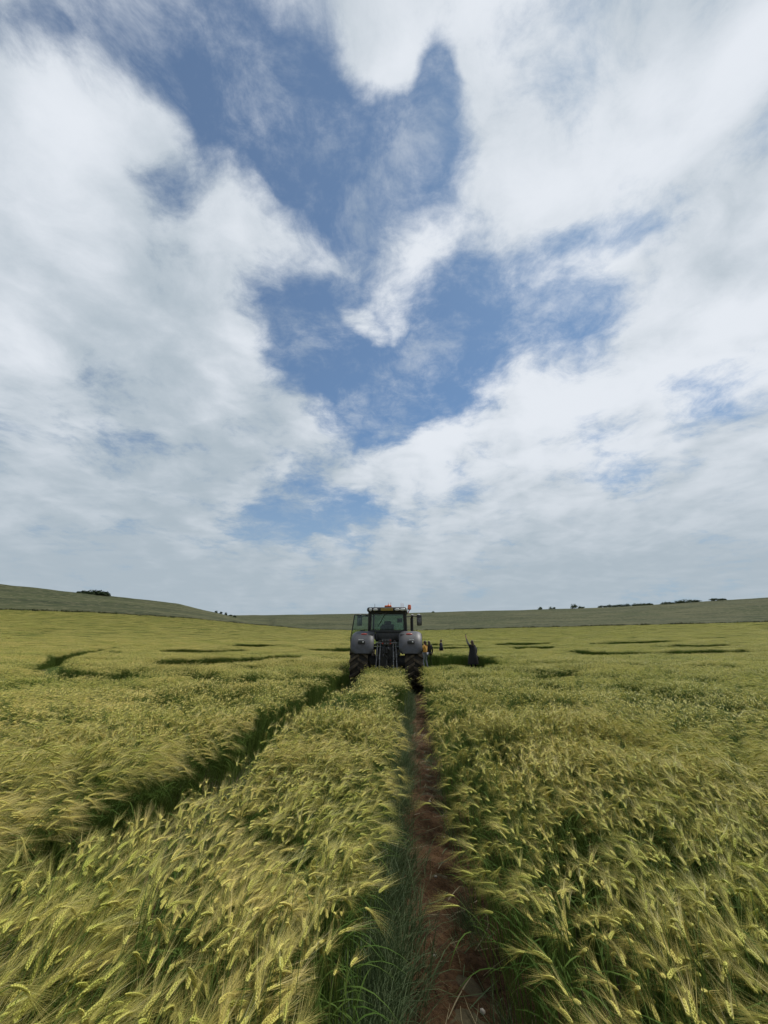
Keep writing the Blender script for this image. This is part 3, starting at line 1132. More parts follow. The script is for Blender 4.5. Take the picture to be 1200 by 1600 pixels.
def fender(sx):
    """Curved mudguard over a rear wheel; sx is the side."""
    s = Solid()
    bm = s.bm
    th = np.radians(np.linspace(18, 128, 22))
    us = np.linspace(0, 1, 13)
    grid = {}
    for layer, dr in ((0, 0.0), (1, -.035)):
        for i, a in enumerate(th):
            # rounded lower corners at the rear edge
            e = min(1.0, (a - th[0]) / R(13))
            cut = .13 * (1 - math.sqrt(max(0, 1 - (1 - e) ** 2)))
            for j, q in enumerate(us):
                x0, x1 = .42 + cut * .8, 1.19 - cut
                x = x0 + (x1 - x0) * q
                lip = .075 * (abs(2 * q - 1) ** 6)
                r = 1.045 + .03 * math.sin(min(1, max(0, (math.degrees(a) - 20) / 60)) * math.pi) - lip + dr
                grid[layer, i, j] = bm.verts.new((sx * x, -r * math.cos(a), .93 + r * math.sin(a) * 1.0))
    n, m = len(th), len(us)
    for layer in (0, 1):
        for i in range(n - 1):
            for j in range(m - 1):
                bm.faces.new((grid[layer, i, j], grid[layer, i + 1, j], grid[layer, i + 1, j + 1], grid[layer, i, j + 1]))
    for i in range(n - 1):
        for j in (0, m - 1):
            bm.faces.new((grid[0, i, j], grid[0, i + 1, j], grid[1, i + 1, j], grid[1, i, j]))
    for j in range(m - 1):
        for i in (0, n - 1):
            bm.faces.new((grid[0, i, j], grid[0, i, j + 1], grid[1, i, j + 1], grid[1, i, j]))
    f = s.build("fender", M_FENDER, tractor, 50)
    # fittings on the mudguard
    z = 1.855
    Solid().ball((sx * .77, -.52, z), (.125, .05, .042)).build("tail_light", M_RED, f)
    Solid().box((sx * .54, -.54, z - .015), (.15, .05, .035), .012).build("marker_slot", M_BLACK, f)
    Solid().box((sx * .82, -.90, 1.60), (.24, .05, .10), .02).build("lamp_recess", M_BLACK, f)
    Solid().ball((sx * .82 + .055, -.935, 1.605), (.024, .015, .026)).build("work_light", M_LAMP, f)
    Solid().box((sx * .84, -.885, 1.68), (.17, .03, .022), .006).build("reflector_strip", M_LAMP, f)
    return f


for sx in (-1, 1):
    fender(sx)


def wheel(x, y, radius, width, lugs, rim_r):
    sgn = 1 if x > 0 else -1
    w = width / 2
    hub = Solid()
    hub.lathe_x([(-w * .75, rim_r), (-w * .7, rim_r * .95), (-w * .3, rim_r * .9), (w * .1, rim_r * .86), (w * .15, .2),
                 (w * .35, .16), (w * .36, 0.001)] if sgn > 0 else
                [(w * .75, rim_r), (w * .7, rim_r * .95), (w * .3, rim_r * .9), (-w * .1, rim_r * .86), (-w * .15, .2),
                 (-w * .35, .16), (-w * .36, 0.001)], (x, y, radius), 36)
    h = hub.build("wheel", M_RIM, tractor)
    b = radius * .955
    Solid().lathe_x([(-w * .72, rim_r), (-w * .92, rim_r * 1.12), (-w * .99, (rim_r + b) / 2), (-w * .95, b * .955), (-w * .82, b * .985),
                     (0, b), (w * .82, b * .985), (w * .95, b * .955), (w * .99, (rim_r + b) / 2), (w * .92, rim_r * 1.12),
                     (w * .72, rim_r)], (x, y, radius), 56).build("tyre", M_RUBBER, h)
    s = Solid()
    pitch = 2 * math.pi / lugs
    for k in range(lugs):
        for sd in (-1, 1):
            a0 = k * pitch + (pitch / 2 if sd > 0 else 0)
            secs = []
            for q in (0.0, .45, .85, 1.0):
                a = a0 - q * w * .62 / radius * 1.15
                hw = (.17 + .05 * q) * pitch
                xx = x + sd * (-.02 + q * (w * 1.0 + .02))
                ro = radius if q < .9 else radius * .985
                ri = b * (.975 if q < .9 else .90)
                sec = []
                for rr, aa in ((ri, a - hw), (ro, a - hw * .8), (ro, a + hw * .8), (ri, a + hw)):
                    sec.append(s.bm.verts.new((xx, y - rr * math.cos(aa), radius + rr * math.sin(aa))))
                secs.append(sec)
            for p, q2 in zip(secs[:-1], secs[1:]):
                for i in range(4):
                    s.bm.faces.new((p[i], p[(i + 1) % 4], q2[(i + 1) % 4], q2[i]))
            s.bm.faces.new(secs[0])
            s.bm.faces.new(secs[-1][::-1])
    s.build("tread_lugs", M_LUG, h, 20)
    return h


for sx in (-1, 1):
    wheel(sx * .91, 0, .95, .60, 22, .56)
for sx in (-1, 1):
    wheel(sx * .92, 2.75, .72, .50, 19, .40)

# running gear
Solid().box((0, .55, 1.02), (.62, 1.9, .80), .08).cyl((-.62, 0, .95), (.62, 0, .95), .21, seg=20) \
    .box((0, 2.4, .85), (.46, 2.2, .42), .06).build("chassis", M_CAST, tractor)
Solid().cyl((-.7, 2.75, .70), (.7, 2.75, .70), .11, seg=14).box((0, 2.75, .74), (.34, .4, .3), .04).build("front_axle", M_CAST, tractor)
hood = Solid().box((0, 2.85, 1.42), (.84, 2.3, .78), .16, seg=4).build("hood", M_HOOD, tractor)
Solid().box((0, 4.005, 1.40), (.60, .03, .56), .02).build("grille", M_BLACK, hood)
for sx in (-1, 1):
    s = Solid()
    for k in range(11):
        a0, a1 = R(20 + k * 12), R(20 + (k + 1) * 12)
        s.prism([(2.75 - .80 * math.cos(a0), .72 + .80 * math.sin(a0)), (2.75 - .80 * math.cos(a1), .72 + .80 * math.sin(a1)),
                 (2.75 - .77 * math.cos(a1), .72 + .77 * math.sin(a1)), (2.75 - .77 * math.cos(a0), .72 + .77 * math.sin(a0))],
                'x', sx * .70, sx * 1.14)
    s.build("front_mudguard", M_BLACK, tractor)

# cab
cab = Solid()
for sx in (-1, 1):
    for (x0, y0, z0, x1, y1, z1, r) in ((.665, .10, 1.92, .640, .02, 2.68, .05), (.66, 1.80, 1.45, .62, 1.68, 2.68, .045),
                                        (.70, .92, 1.50, .65, .90, 2.68, .032)):
        cab.cyl((sx * x0, y0, z0), (sx * x1, y1, z1), r, r * .9, 10)
cab.box((0, .07, 1.955), (1.36, .09, .07), .02).box((0, 1.80, 1.50), (1.3, .08, .08), .02)
cab.box((0, 0.02, 2.62), (1.30, .08, .07), .02)
cab.box((0, .90, 1.40), (1.26, 1.75, .10), .03)
cab.box((0, .08, 1.78), (.84, .06, .32), .02)
cab.build("cab_frame", M_BLACK, tractor)
roof = Solid().box((0, .88, 2.715), (1.46, 2.0, .17), .07, seg=4).box((0, .90, 2.795), (1.10, 1.5, .05), .02).build("roof", M_BLACK, tractor)
for x, w_, h_ in ((-.60, .062, .062), (-.42, .105, .045), (.36, .105, .045), (.55, .11, .048), (.69, .04, .065)):
    Solid().ball((x, -.118, 2.712), (w_ * .9, .03, h_)).build("work_light", M_LAMP, roof)
Solid().box((-.01, -.130, 2.715), (.44, .022, .095), .008).build("number_plate", M_PLATE, roof)
Solid().box((-.01, -.120, 2.715), (.50, .02, .13), .01).build("plate_holder", M_BLACK, roof)
Solid().box((.02, .25, 2.85), (.26, .24, .07), .03, seg=3).ball((.05, .25, 2.885), (.07, .07, .035)).build("receiver_dome", M_AMBER, roof)
for x, y, z in ((-.46, .1, 2.94), (.03, .28, 2.99), (.12, .22, 3.00), (.50, .12, 2.97), (.57, .12, 2.96)):
    Solid().cyl((x, y, 2.78), (x, y, z), .010, .006, 6).build("antenna", M_AMBER if .0 < x else M_BLACK, roof)
Solid().cyl((.74, .12, 2.60), (.80, .10, 2.72), .018, seg=8).lathe_z([(.0, .165), (.045, .155), (.062, .12), (.066, .0), (.05, -.02)], (.80, .10, 2.74), 16) \
    .build("beacon", M_AMBER, roof)

glass = Solid().prism([(-.60, 1.99), (.60, 1.99), (.585, 2.59), (-.585, 2.59)], 'y', .040, .048).build("rear_window", M_GLASS, tractor)
Solid().cyl((-.06, .005, 2.60), (-.33, .012, 2.14), .011, seg=6).cyl((-.35, .01, 2.11), (-.20, .01, 2.33), .008, seg=6).build("wiper", M_BLACK, glass)
fr = Solid()
for p, q2 in (((-.60, 1.99), (.60, 1.99)), ((.60, 1.99), (.585, 2.59)), ((.585, 2.59), (-.585, 2.59)), ((-.585, 2.59), (-.60, 1.99))):
    fr.cyl((p[0], .044, p[1]), (q2[0], .044, q2[1]), .024, seg=8)
fr.build("window_frame", M_BLACK, glass)
Solid().prism([(-.60, 1.54), (.60, 1.54), (.58, 2.64), (-.58, 2.64)], 'y', 1.745, 1.752).build("windscreen", M_GLASS, tractor)
Solid().prism([(.14, 1.96), (.88, 1.55), (1.74, 1.55), (1.66, 2.62), (.08, 2.62)], 'x', .655, .661).build("side_window", M_GLASS, tractor)
Solid().prism([(.14, 1.96), (.84, 1.66), (.86, 2.62), (.08, 2.62)], 'x', -.661, -.655).build("side_window", M_GLASS, tractor)

# open left door, hinged on the middle pillar and swung out to the side
door = Solid()
dpoly = [(-.70, 1.20), (-1.40, 1.14), (-1.43, 1.75), (-1.30, 2.60), (-.72, 2.60)]
for p, q2 in zip(dpoly, dpoly[1:] + dpoly[:1]):
    door.cyl((p[0], .96, p[1]), (q2[0], .96, q2[1]), .020, seg=8)
door.prism([(-.72, 1.21), (-1.40, 1.15), (-1.42, 1.42), (-.72, 1.46)], 'y', .945, .975)
door.box((-.78, .955, 2.585), (.22, .05, .06), .015)
d_ = door.build("door", M_BLACK, tractor)
Solid().prism([(-.72, 1.46), (-1.42, 1.42), (-1.425, 1.75), (-1.295, 2.59), (-.73, 2.59)], 'y', .957, .963).build("door_glass", M_GLASS, d_)
Solid().path([(-.80, .93, 1.98), (-1.05, .91, 2.02), (-1.33, .93, 1.78)], .016).build("grab_rail", M_BLACK, d_)
Solid().box((-1.25, .92, 1.62), (.16, .05, .05), .015).build("handle", M_STEEL, d_)

# mirrors
for sx in (-1, 1):
    m_ = Solid().path([(sx * .62, 1.72, 2.56), (sx * .95, 1.78, 2.60), (sx * 1.12, 1.80, 2.58)], .017).build("mirror_arm", M_BLACK, tractor)
    Solid().box((sx * 1.20, 1.80, 2.44), (.20, .09, .42), .035, seg=3).build("mirror_housing", M_BLACK, m_)
    Solid().box((sx * 1.20, 1.752, 2.40), (.155, .012, .26), .004).build("mirror_glass", M_STEEL, m_)
    Solid().ball((sx * 1.18, 1.80, 2.655), (.05, .05, .03)).build("marker_lamp", M_LAMP, m_)

Solid().cyl((.90, 1.92, 1.25), (.90, 1.92, 2.52), .062, seg=14).cyl((.90, 1.92, 2.52), (.93, 1.85, 2.66), .05, seg=14).build("exhaust_stack", M_BLACK, tractor)
Solid().box((-.92, 1.25, .78), (.34, .80, .62), .07).build("fuel_tank", M_BLACK, tractor)
Solid().box((.90, 1.25, .82), (.32, .85, .55), .07).build("battery_box", M_BLACK, tractor)
st = Solid()
for z in (.42, .68, .94):
    st.box((-1.18, 1.15, z), (.24, .42, .03), .01)
st.box((-1.28, .95, .72), (.03, .03, .66)).box((-1.28, 1.35, .72), (.03, .03, .66))
st.build("steps", M_BLACK, tractor)

# inside the cab
seat = Solid().box((0, .62, 1.72), (.50, .48, .14), .05, seg=3).box((0, .40, 1.98), (.46, .12, .50), .05, seg=3) \
    .box((0, .38, 2.27), (.26, .09, .14), .04, seg=3).cyl((0, .62, 1.44), (0, .62, 1.68), .10).build("seat", M_SEAT, tractor)
Solid().box((.30, .66, 1.95), (.10, .36, .07), .03, seg=3).build("arm_rest", M_SEAT, seat)
bpy.ops.mesh.primitive_torus_add(major_radius=.19, minor_radius=.016, major_segments=28, minor_segments=8,
                                 location=(0, 1.20, 2.06), rotation=(R(-32), 0, 0))
sw = bpy.context.object
sw.name = "steering_wheel"
sw.data.materials.append(M_BLACK)
sw.parent = tractor
Solid().cyl((0, 1.42, 1.45), (0, 1.20, 2.05), .05, seg=10).box((0, 1.44, 1.80), (.34, .14, .34), .05, seg=3).build("steering_column", M_BLACK, tractor)
Solid().box((.36, 1.52, 2.36), (.05, .05, .05), .01).box((.42, 1.50, 2.42), (.20, .04, .15), .015).build("display_screen", M_BLACK, tractor)
Solid().cyl((-.30, 1.35, 1.6), (-.30, 1.35, 2.2), .04, seg=8).build("side_post", M_BLACK, tractor)

# rear linkage
for sx in (-1, 1):
    a = Solid().cyl((sx * .22, -.46, 1.56), (sx * .24, -.78, .58), .022, seg=10).cyl((sx * .235, -.55, 1.30), (sx * .24, -.62, 1.05), .034, seg=10)
    a.build("lift_rod", M_STEEL, tractor)
    a = Solid().cyl((sx * .31, -.46, 1.56), (sx * .36, -.82, .58), .024, seg=10).cyl((sx * .325, -.52, 1.38), (sx * .338, -.60, 1.12), .038, seg=10)
    a.build("lift_rod", M_STEEL, tractor)
    Solid().box((sx * .265, -.45, 1.575), (.22, .12, .05), .015).build("lift_bracket", M_STEEL, tractor)
    la = Solid().box((sx * .39, -.72, .60), (.055, .95, .11), .02, rot=Matrix.Rotation(sx * -.06, 3, 'Z')).build("lower_link", M_CAST, tractor)
    Solid().ball((sx * .46, -1.18, .66), (.05, .06, .08)).build("hook_end", M_STEEL, la)
    Solid().cyl((sx * .26, -.1, 1.62), (sx * .26, -.48, 1.58), .055, seg=10).build("rocker_arm", M_CAST, tractor)
    Solid().box((sx * .40, .02, 1.78), (.08, .06, .22), .02).build("side_cover", M_FENDER, tractor)
Solid().cyl((0, -.42, 1.25), (0, -.56, .80), .035, seg=10).cyl((0, -.40, 1.32), (0, -.48, 1.22), .06, seg=10).build("top_link", M_CAST, tractor)
Solid().cyl((0, -.30, .80), (0, -.62, .80), .045, seg=12).cyl((0, -.30, .80), (0, -.42, .80), .12, seg=16).build("power_shaft", M_CAST, tractor)
Solid().box((0, -.60, .69), (.42, .10, .05), .012).box((0, -.50, .55), (.10, .8, .05), .01).build("drawbar", M_STEEL, tractor)
blk = Solid().box((0, -.43, 1.60), (.34, .12, .22), .02).build("valve_block", M_CAST, tractor)
rr = random.Random(3)
for i in range(8):
    x = -.14 + (i % 4) * .09
    z = 1.66 - (i // 4) * .10
    Solid().cyl((x, -.49, z), (x, -.54, z), .025, seg=10).build("hydraulic_coupler", M_STEEL if rr.random() < .6 else M_RED, blk)
hs = Solid()
for i in range(5):
    x = rr.uniform(-.18, .18)
    hs.path([(x, -.45, 1.55), (x + rr.uniform(-.08, .08), -.56, 1.35), (x + rr.uniform(-.12, .12), -.52, rr.uniform(.95, 1.15)), (x * .5, -.42, .95)], .012, 6)
hs.build("hydraulic_hoses", M_BLACK, tractor)
Solid().ball((.06, -.50, 1.40), (.035, .03, .045)).build("fitting", M_STEEL, tractor)
Solid().ball((-.12, -.50, 1.18), (.025, .03, .04)).build("fitting", M_STEEL, tractor)


# ------------------------------------------------------------------ people
def skin_mesh(name, joints, edges, radii, mat, parent, root='pelvis', sub=1):
    names = [n for n in joints if any(n in e for e in edges)]
    ix = {n: i for i, n in enumerate(names)}
    me = bpy.data.meshes.new(name + "_skeleton")
    me.from_pydata([joints[n] for n in names], [(ix[a], ix[b]) for a, b in edges], [])
    o = bpy.data.objects.new(name, me)
    COL.objects.link(o)
    md = o.modifiers.new("skin", 'SKIN')
    md.use_smooth_shade = True
    for n in names:
        v = me.skin_vertices[0].data[ix[n]]
        r = radii[n]
        v.radius = r if isinstance(r, tuple) else (r, r)
        v.use_root = n == (root if root in ix else names[0])
    sb = o.modifiers.new("sub", 'SUBSURF')
    sb.levels = sub
    dg = bpy.context.evaluated_depsgraph_get()
    new = bpy.data.meshes.new_from_object(o.evaluated_get(dg))
    o.modifiers.clear()
    o.data = new
    new.materials.clear()
    new.materials.append(mat)
    new.polygons.foreach_set('use_smooth', np.ones(len(new.polygons), bool))
    o.parent = parent
    return o


M_SKIN = material("skin", (0.42, 0.25, 0.17), 0.5, 0.15, 30)
M_HAIR = material("dark_hair", (0.030, 0.018, 0.012), 0.5, 0.3, 60, color2=(0.055, 0.030, 0.018))


def arm_joints(J, side, shoulder, elbow, wrist, hand):
    s = side
    J.update({s + '_shoulder': shoulder, s + '_elbow': elbow, s + '_wrist': wrist, s + '_hand': hand})
    h, w = Vector(hand), Vector(wrist)
    d = (h - w).normalized()
    x = d.cross(Vector((0, 1, 0)))
    if x.length < .1:
        x = d.cross(Vector((1, 0, 0)))
    x.normalize()
    for k, off, ln in (('f1', -.030, .075), ('f2', -.010, .085), ('f3', .012, .080), ('f4', .032, .062)):
        J[s + k + 'a'] = tuple(h + x * off + d * .035)
        J[s + k + 'b'] = tuple(h + x * off * 1.1 + d * (.035 + ln) + Vector((0, .012, 0)))
    J[s + 'ta'] = tuple(w + (h - w) * .55 - x * .040)
    J[s + 'tb'] = tuple(w + (h - w) * .9 - x * .068)


ARM_E = [('{}_shoulder', '{}_elbow'), ('{}_elbow', '{}_wrist'), ('{}_wrist', '{}_hand')] + \
        [('{}_hand', '{}f%da' % k) for k in (1, 2, 3, 4)] + [('{}f%da' % k, '{}f%db' % k) for k in (1, 2, 3, 4)] + \
        [('{}_wrist', '{}ta'), ('{}ta', '{}tb')]


def person(label, loc, face, top, legs, hair, arms, height=1.68, long_hair=True, dress=None, walk=.10, coat=1.0, sleeves=None):
    p = empty("person", (loc[0], loc[1], float(field_z(loc[0], loc[1])) + .03), face)
    tag(p, label, "person", "people standing in the crop")
    k = height / 1.70
    J = {'pelvis': (0, 0, .93), 'waist': (0, .0, 1.08), 'chest': (0, .01, 1.30), 'neck0': (0, .0, 1.45), 'neck1': (0, .015, 1.52),
         'head0': (0, .03, 1.58), 'head1': (0, .02, 1.66), 'nose': (0, .125, 1.585),
         'l_hip': (-.09, 0, .90), 'l_knee': (-.10, .03 + walk, .49), 'l_ankle': (-.10, walk * .6, .09), 'l_toe': (-.11, walk * .6 + .16, .03),
         'r_hip': (.09, 0, .90), 'r_knee': (.10, .03 - walk * .3, .49), 'r_ankle': (.10, -walk, .09), 'r_toe': (.11, -walk + .16, .03)}
    arm_joints(J, 'l', *arms[0])
    arm_joints(J, 'r', *arms[1])
    J = {n: tuple(c * k for c in v) for n, v in J.items()}
    rad = {'pelvis': (.15, .11), 'waist': (.125, .095), 'chest': (.16, .11), 'neck0': .06, 'neck1': .052, 'head0': (.078, .090), 'head1': (.068, .080),
           'nose': .012, 'l_hip': .095, 'r_hip': .095, 'l_knee': .058, 'r_knee': .058, 'l_ankle': .040, 'r_ankle': .040, 'l_toe': .035, 'r_toe': .035}
    for s in 'lr':
        rad.update({s + '_shoulder': .058, s + '_elbow': .040, s + '_wrist': .027, s + '_hand': (.036, .020), s + 'ta': .011, s + 'tb': .009})
        for f in (1, 2, 3, 4):
            rad[s + 'f%da' % f] = .009
            rad[s + 'f%db' % f] = .008
    E = [('pelvis', 'waist'), ('waist', 'chest'), ('chest', 'neck0'), ('neck0', 'neck1'), ('neck1', 'head0'), ('head0', 'head1'), ('head0', 'nose')]
    for s in 'lr':
        E += [(a.format(s), b.format(s)) for a, b in ARM_E] + [('chest', s + '_shoulder')]
        E += [('pelvis', s + '_hip'), (s + '_hip', s + '_knee'), (s + '_knee', s + '_ankle'), (s + '_ankle', s + '_toe')]
    skin_mesh("body", J, E, rad, M_SKIN, p)
    big = {n: tuple(c * 1.34 * coat for c in v) if isinstance(v, tuple) else v * 1.5 * coat for n, v in rad.items()}
    te = [('pelvis', 'waist'), ('waist', 'chest'), ('chest', 'neck0')] + [e for s in 'lr' for e in (('chest', s + '_shoulder'), (s + '_shoulder', s + '_elbow'), (s + '_elbow', s + '_wrist'))]
    skin_mesh("jacket", J, te, big, top, p)
    le = [e for s in 'lr' for e in (('pelvis', s + '_hip'), (s + '_hip', s + '_knee'), (s + '_knee', s + '_ankle'))]
    skin_mesh("trousers", J, le, {n: (tuple(c * 1.14 for c in v) if isinstance(v, tuple) else v * 1.25) for n, v in rad.items()}, legs, p)
    for s in 'lr':
        a, b = Vector(J[s + '_ankle']), Vector(J[s + '_toe'])
        Solid().box(((a.x + b.x) / 2, (a.y + b.y) / 2 - .02, .045), (.10, .28, .09), .03, seg=3).build("shoe", M_BLACK, p)
    h = Solid().ball((0, -.012 * k, 1.630 * k), (.094, .108, .112))
    if long_hair:
        h.ball((0, -.060 * k, 1.50 * k), (.098, .062, .17))
    h.build("hair", hair, p)
    for sx in (-1, 1):
        Solid().ball((sx * .033, .112 * k, 1.61 * k), (.011, .008, .008), 8, 6).build("eye", M_BLACK, p)
    if sleeves:
        for s in 'lr':
            se = [(s + '_shoulder', s + '_elbow'), (s + '_elbow', s + '_wrist')]
            skin_mesh("sleeve", J, se, {n: (tuple(c * 1.1 for c in v) if isinstance(v, tuple) else v * 1.1) for n, v in big.items()}, sleeves, p, s + '_shoulder')
    if dress:
        Solid().lathe_z([(.165, 1.36), (.19, 1.20), (.21, 1.02), (.27, .8), (.31, .5), (.33, .28), (.31, .28)], (0, 0, 0), 20).build("dress", dress, p)
    return p


def hang(s, out=.30, fwd=.04):
    x = -1 if s == 'l' else 1
    return ((x * .185, 0, 1.40), (x * (.20 + out * .2), -.03, 1.13), (x * (.20 + out * .3), fwd + .04, .90), (x * (.20 + out * .3), fwd + .07, .83))


M_YELLOW = material("yellow_top", (0.62, 0.36, 0.06), 0.8, 0.2, 14, color2=(0.52, 0.20, 0.05))
M_GREYCLOTH = material("grey_trousers", (0.19, 0.20, 0.22), 0.9, 0.2, 14)
M_NAVY = material("navy_jacket", (0.016, 0.018, 0.032), 0.8, 0.3, 14)
M_DARK = material("black_clothes", (0.012, 0.011, 0.012), 0.85, 0.3, 14)
M_SLEEVE = material("striped_grey_sleeve", (0.17, 0.16, 0.165), 0.85, 0.3, 40)
M_FAIR = material("brown_hair", (0.075, 0.042, 0.024), 0.5, 0.3, 60)

fold = ((-.185, 0, 1.40), (-.25, .10, 1.16), (-.14, .30, 1.20), (-.10, .37, 1.24))
fold_r = ((.185, 0, 1.40), (.25, .10, 1.16), (.14, .30, 1.18), (.10, .37, 1.22))
person("person in a yellow top and grey trousers beside the tractor's right wheel", (2.66, 27.2), R(62), M_YELLOW, M_GREYCLOTH, M_HAIR,
       (fold, fold_r), 1.66)
person("person in black half hidden behind the one in the yellow top", (3.08, 28.7), R(20), M_DARK, M_DARK, M_HAIR,
       (hang('l'), hang('r')), 1.64)
person("person in a dark navy jacket standing waist-deep in barley", (5.05, 37.0), R(75), M_NAVY, M_NAVY, M_FAIR,
       (hang('l', .5, .1), hang('r', .5, -.05)), 1.72, long_hair=False, coat=1.25)
raised = ((-.185, 0, 1.40), (-.33, .05, 1.62), (-.40, .06, 1.86), (-.41, .06, 1.95))
p4 = person("person in long black clothes raising one arm above the crop", (5.62, 26.7), R(28), M_DARK, M_DARK, M_FAIR,
            (raised, hang('r', .6, .06)), 1.68, dress=M_DARK, sleeves=M_SLEEVE)
p4m = Matrix.Translation(p4.location) @ Matrix.Rotation(R(28), 4, 'Z')
v = p4m @ Vector((-.405, .085, 2.00))
ph = Solid().box((0, 0, 0), (.078, .012, .16), .005).build("phone", M_BLACK)
ph.location = v
ph.rotation_euler = (R(6), 0, R(28))
tag(ph, "black phone held up in the raised hand", "phone")
v = p4m @ Vector((.40, .12, .62))
bag = Solid().box((0, 0, 0), (.34, .14, .30), .05, seg=3).build("shoulder_bag", M_DARK)
Solid().path([(-.13, 0, .14), (-.10, 0, .26), (.0, 0, .31), (.10, 0, .26), (.13, 0, .14)], .012).build("handle", M_DARK, bag)
bag.location = v
bag.rotation_euler = (0, 0, R(28))
tag(bag, "black bag hanging at the side of the person raising an arm", "bag")


# ------------------------------------------------------------------ trees on the skyline
M_TREE = material("dark_foliage", (0.030, 0.048, 0.024), 0.9, 0.3, 0.6, spec=0.1, color2=(0.052, 0.072, 0.034))
M_BARK = material("bark", (0.06, 0.05, 0.04), 0.9, 0.3, 2)


def tree(label, az, r, height, width, seed, group, sink=0.0):
    rng = random.Random(seed)
    x, y = r * math.sin(R(az)), r * math.cos(R(az))
    z = float(hz(np.array([az]), np.array([float(r)]), np.array([x]), np.array([y]))[0])
    o = empty("tree", (x, y, z - height * .20))
    tag(o, label, "tree", group)
    s = Solid()
    s.cyl((0, 0, -.6), (0, 0, height * .45), height * .035, height * .02, 7)
    for k in range(4):
        a = k * 1.6 + rng.random()
        s.cyl((0, 0, height * .28), (math.cos(a) * width * .26, math.sin(a) * width * .26, height * .62), height * .016, height * .006, 5)
    s.build("trunk", M_BARK, o)
    lobes = [(0, 0, height * .58, width * .36, height * .38)]
    for k in range(9):
        a = k * 2.4 + rng.random()
        q = rng.uniform(.45, 1) * width * .30
        lobes.append((q * math.cos(a), q * math.sin(a), height * rng.uniform(.22, .70), width * rng.uniform(.16, .25), height * rng.uniform(.16, .26)))
    n = 520
    mb = MB()
    size = max(width, height) * .055
    for i in range(n):
        lx, ly, lz, lr, lh = lobes[i % len(lobes)]
        d = Vector((rng.gauss(0, 1), rng.gauss(0, 1), rng.gauss(0, 1))).normalized() * rng.uniform(.6, 1.08)
        c = np.array((lx + d.x * lr, ly + d.y * lr, max(height * .06, lz + d.z * lh)))
        a = Vector((rng.gauss(0, 1), rng.gauss(0, 1), rng.gauss(0, 1))).normalized()
        b = a.orthogonal().normalized()
        a, b = np.array(a) * size * rng.uniform(.6, 1.4), np.array(b) * size * rng.uniform(.6, 1.4)
        mb.add([c - a, c - b * .6, c + a, c + b * .6], [[0, 1, 2], [0, 2, 3]], 0, rng.random())
    link("crown", mb.mesh("crown", [M_TREE], smooth=False), o)
    return o


ridge = 428
for i, (az, h, w) in enumerate(((-37.1, 2.0, 5), (-36.6, 3.6, 7), (-36.1, 4.8, 8), (-35.6, 5.4, 9), (-35.1, 5.6, 9), (-34.65, 3.8, 7))):
    tree(("low outermost bush at the left end of the dark clump on the left hill", "small bushy tree second from the left in the hilltop clump",
          "rounded tree third from the left in the hilltop clump", "tree at the middle of the dark hilltop clump on the left",
          "tallest tree of the dark clump on the left hill", "tree at the right end of the dark hilltop clump")[i], az, ridge, h * .95, w * 1.3, 900 + i, "clump on the left hilltop")
for i, (az, h, w) in enumerate(((-22.35, 3.2, 3.4), (-21.75, 3.0, 3.6), (-21.15, 3.6, 3.8), (-20.55, 2.2, 3.4), (-20.05, 2.8, 4.0))):
    tree(("leftmost of the five small trees on the left hill's shoulder", "second of the five small trees on the left hill's shoulder",
          "tallest middle one of the five small trees on the left hill's shoulder", "low fourth of the five small trees on the left hill's shoulder",
          "rightmost of the five small trees where the left hill ends")[i], az, ridge, h, w, 920 + i, "small trees down the left hill's shoulder")
far = [(6.9, 5.0, 7, "lone small tree on the skyline just right of the tractor"),
       (21.0, 8.5, 11, "small round tree left of a close pair on the right skyline"),
       (22.25, 8.5, 8, "left one of a close pair of small trees on the skyline"),
       (22.65, 7.0, 7, "right one of a close pair of small trees on the skyline"),
       (25.05, 14.0, 15, "largest round tree standing on the right skyline"),
       (25.68, 9.0, 8, "small tree tight against the largest round tree's right side"),
       (26.0, 5.0, 9, "low bush just right of the largest round tree"),
       (28.0, 6.0, 10, "first low tree of the row along the right skyline"),
       (28.5, 5.5, 8, "second low tree of the row along the right skyline"),
       (29.0, 7.5, 12, "third tree of the row along the right skyline"),
       (29.6, 6.5, 12, "fourth tree of the row along the right skyline"),
       (30.2, 7.0, 14, "fifth tree of the row along the right skyline"),
       (30.85, 7.5, 13, "sixth tree of the row, left of a small gap"),
       (31.75, 6.5, 14, "first tree past the small gap in the right skyline row"),
       (32.5, 6.0, 15, "second tree past the small gap in the right skyline row"),
       (33.2, 5.0, 13, "low end tree of the right skyline row"),
       (34.7, 6.0, 13, "left low bush between the row and the wide clump"),
       (35.3, 5.0, 12, "right low bush between the row and the wide clump"),
       (36.1, 7.0, 15, "left tree of the wide clump on the right skyline"),
       (36.8, 9.0, 17, "tallest middle tree of the wide clump on the right skyline"),
       (37.6, 6.0, 15, "right tree of the wide clump on the right skyline"),
       (39.2, 6.5, 13, "left of the last two bushes near the right edge"),
       (39.9, 5.0, 13, "right of the last two bushes near the right edge")]
for i, (az, h, w, lb) in enumerate(far):
    tree(lb, az, 990, h, w * 1.3, 950 + i, "trees along the right skyline")

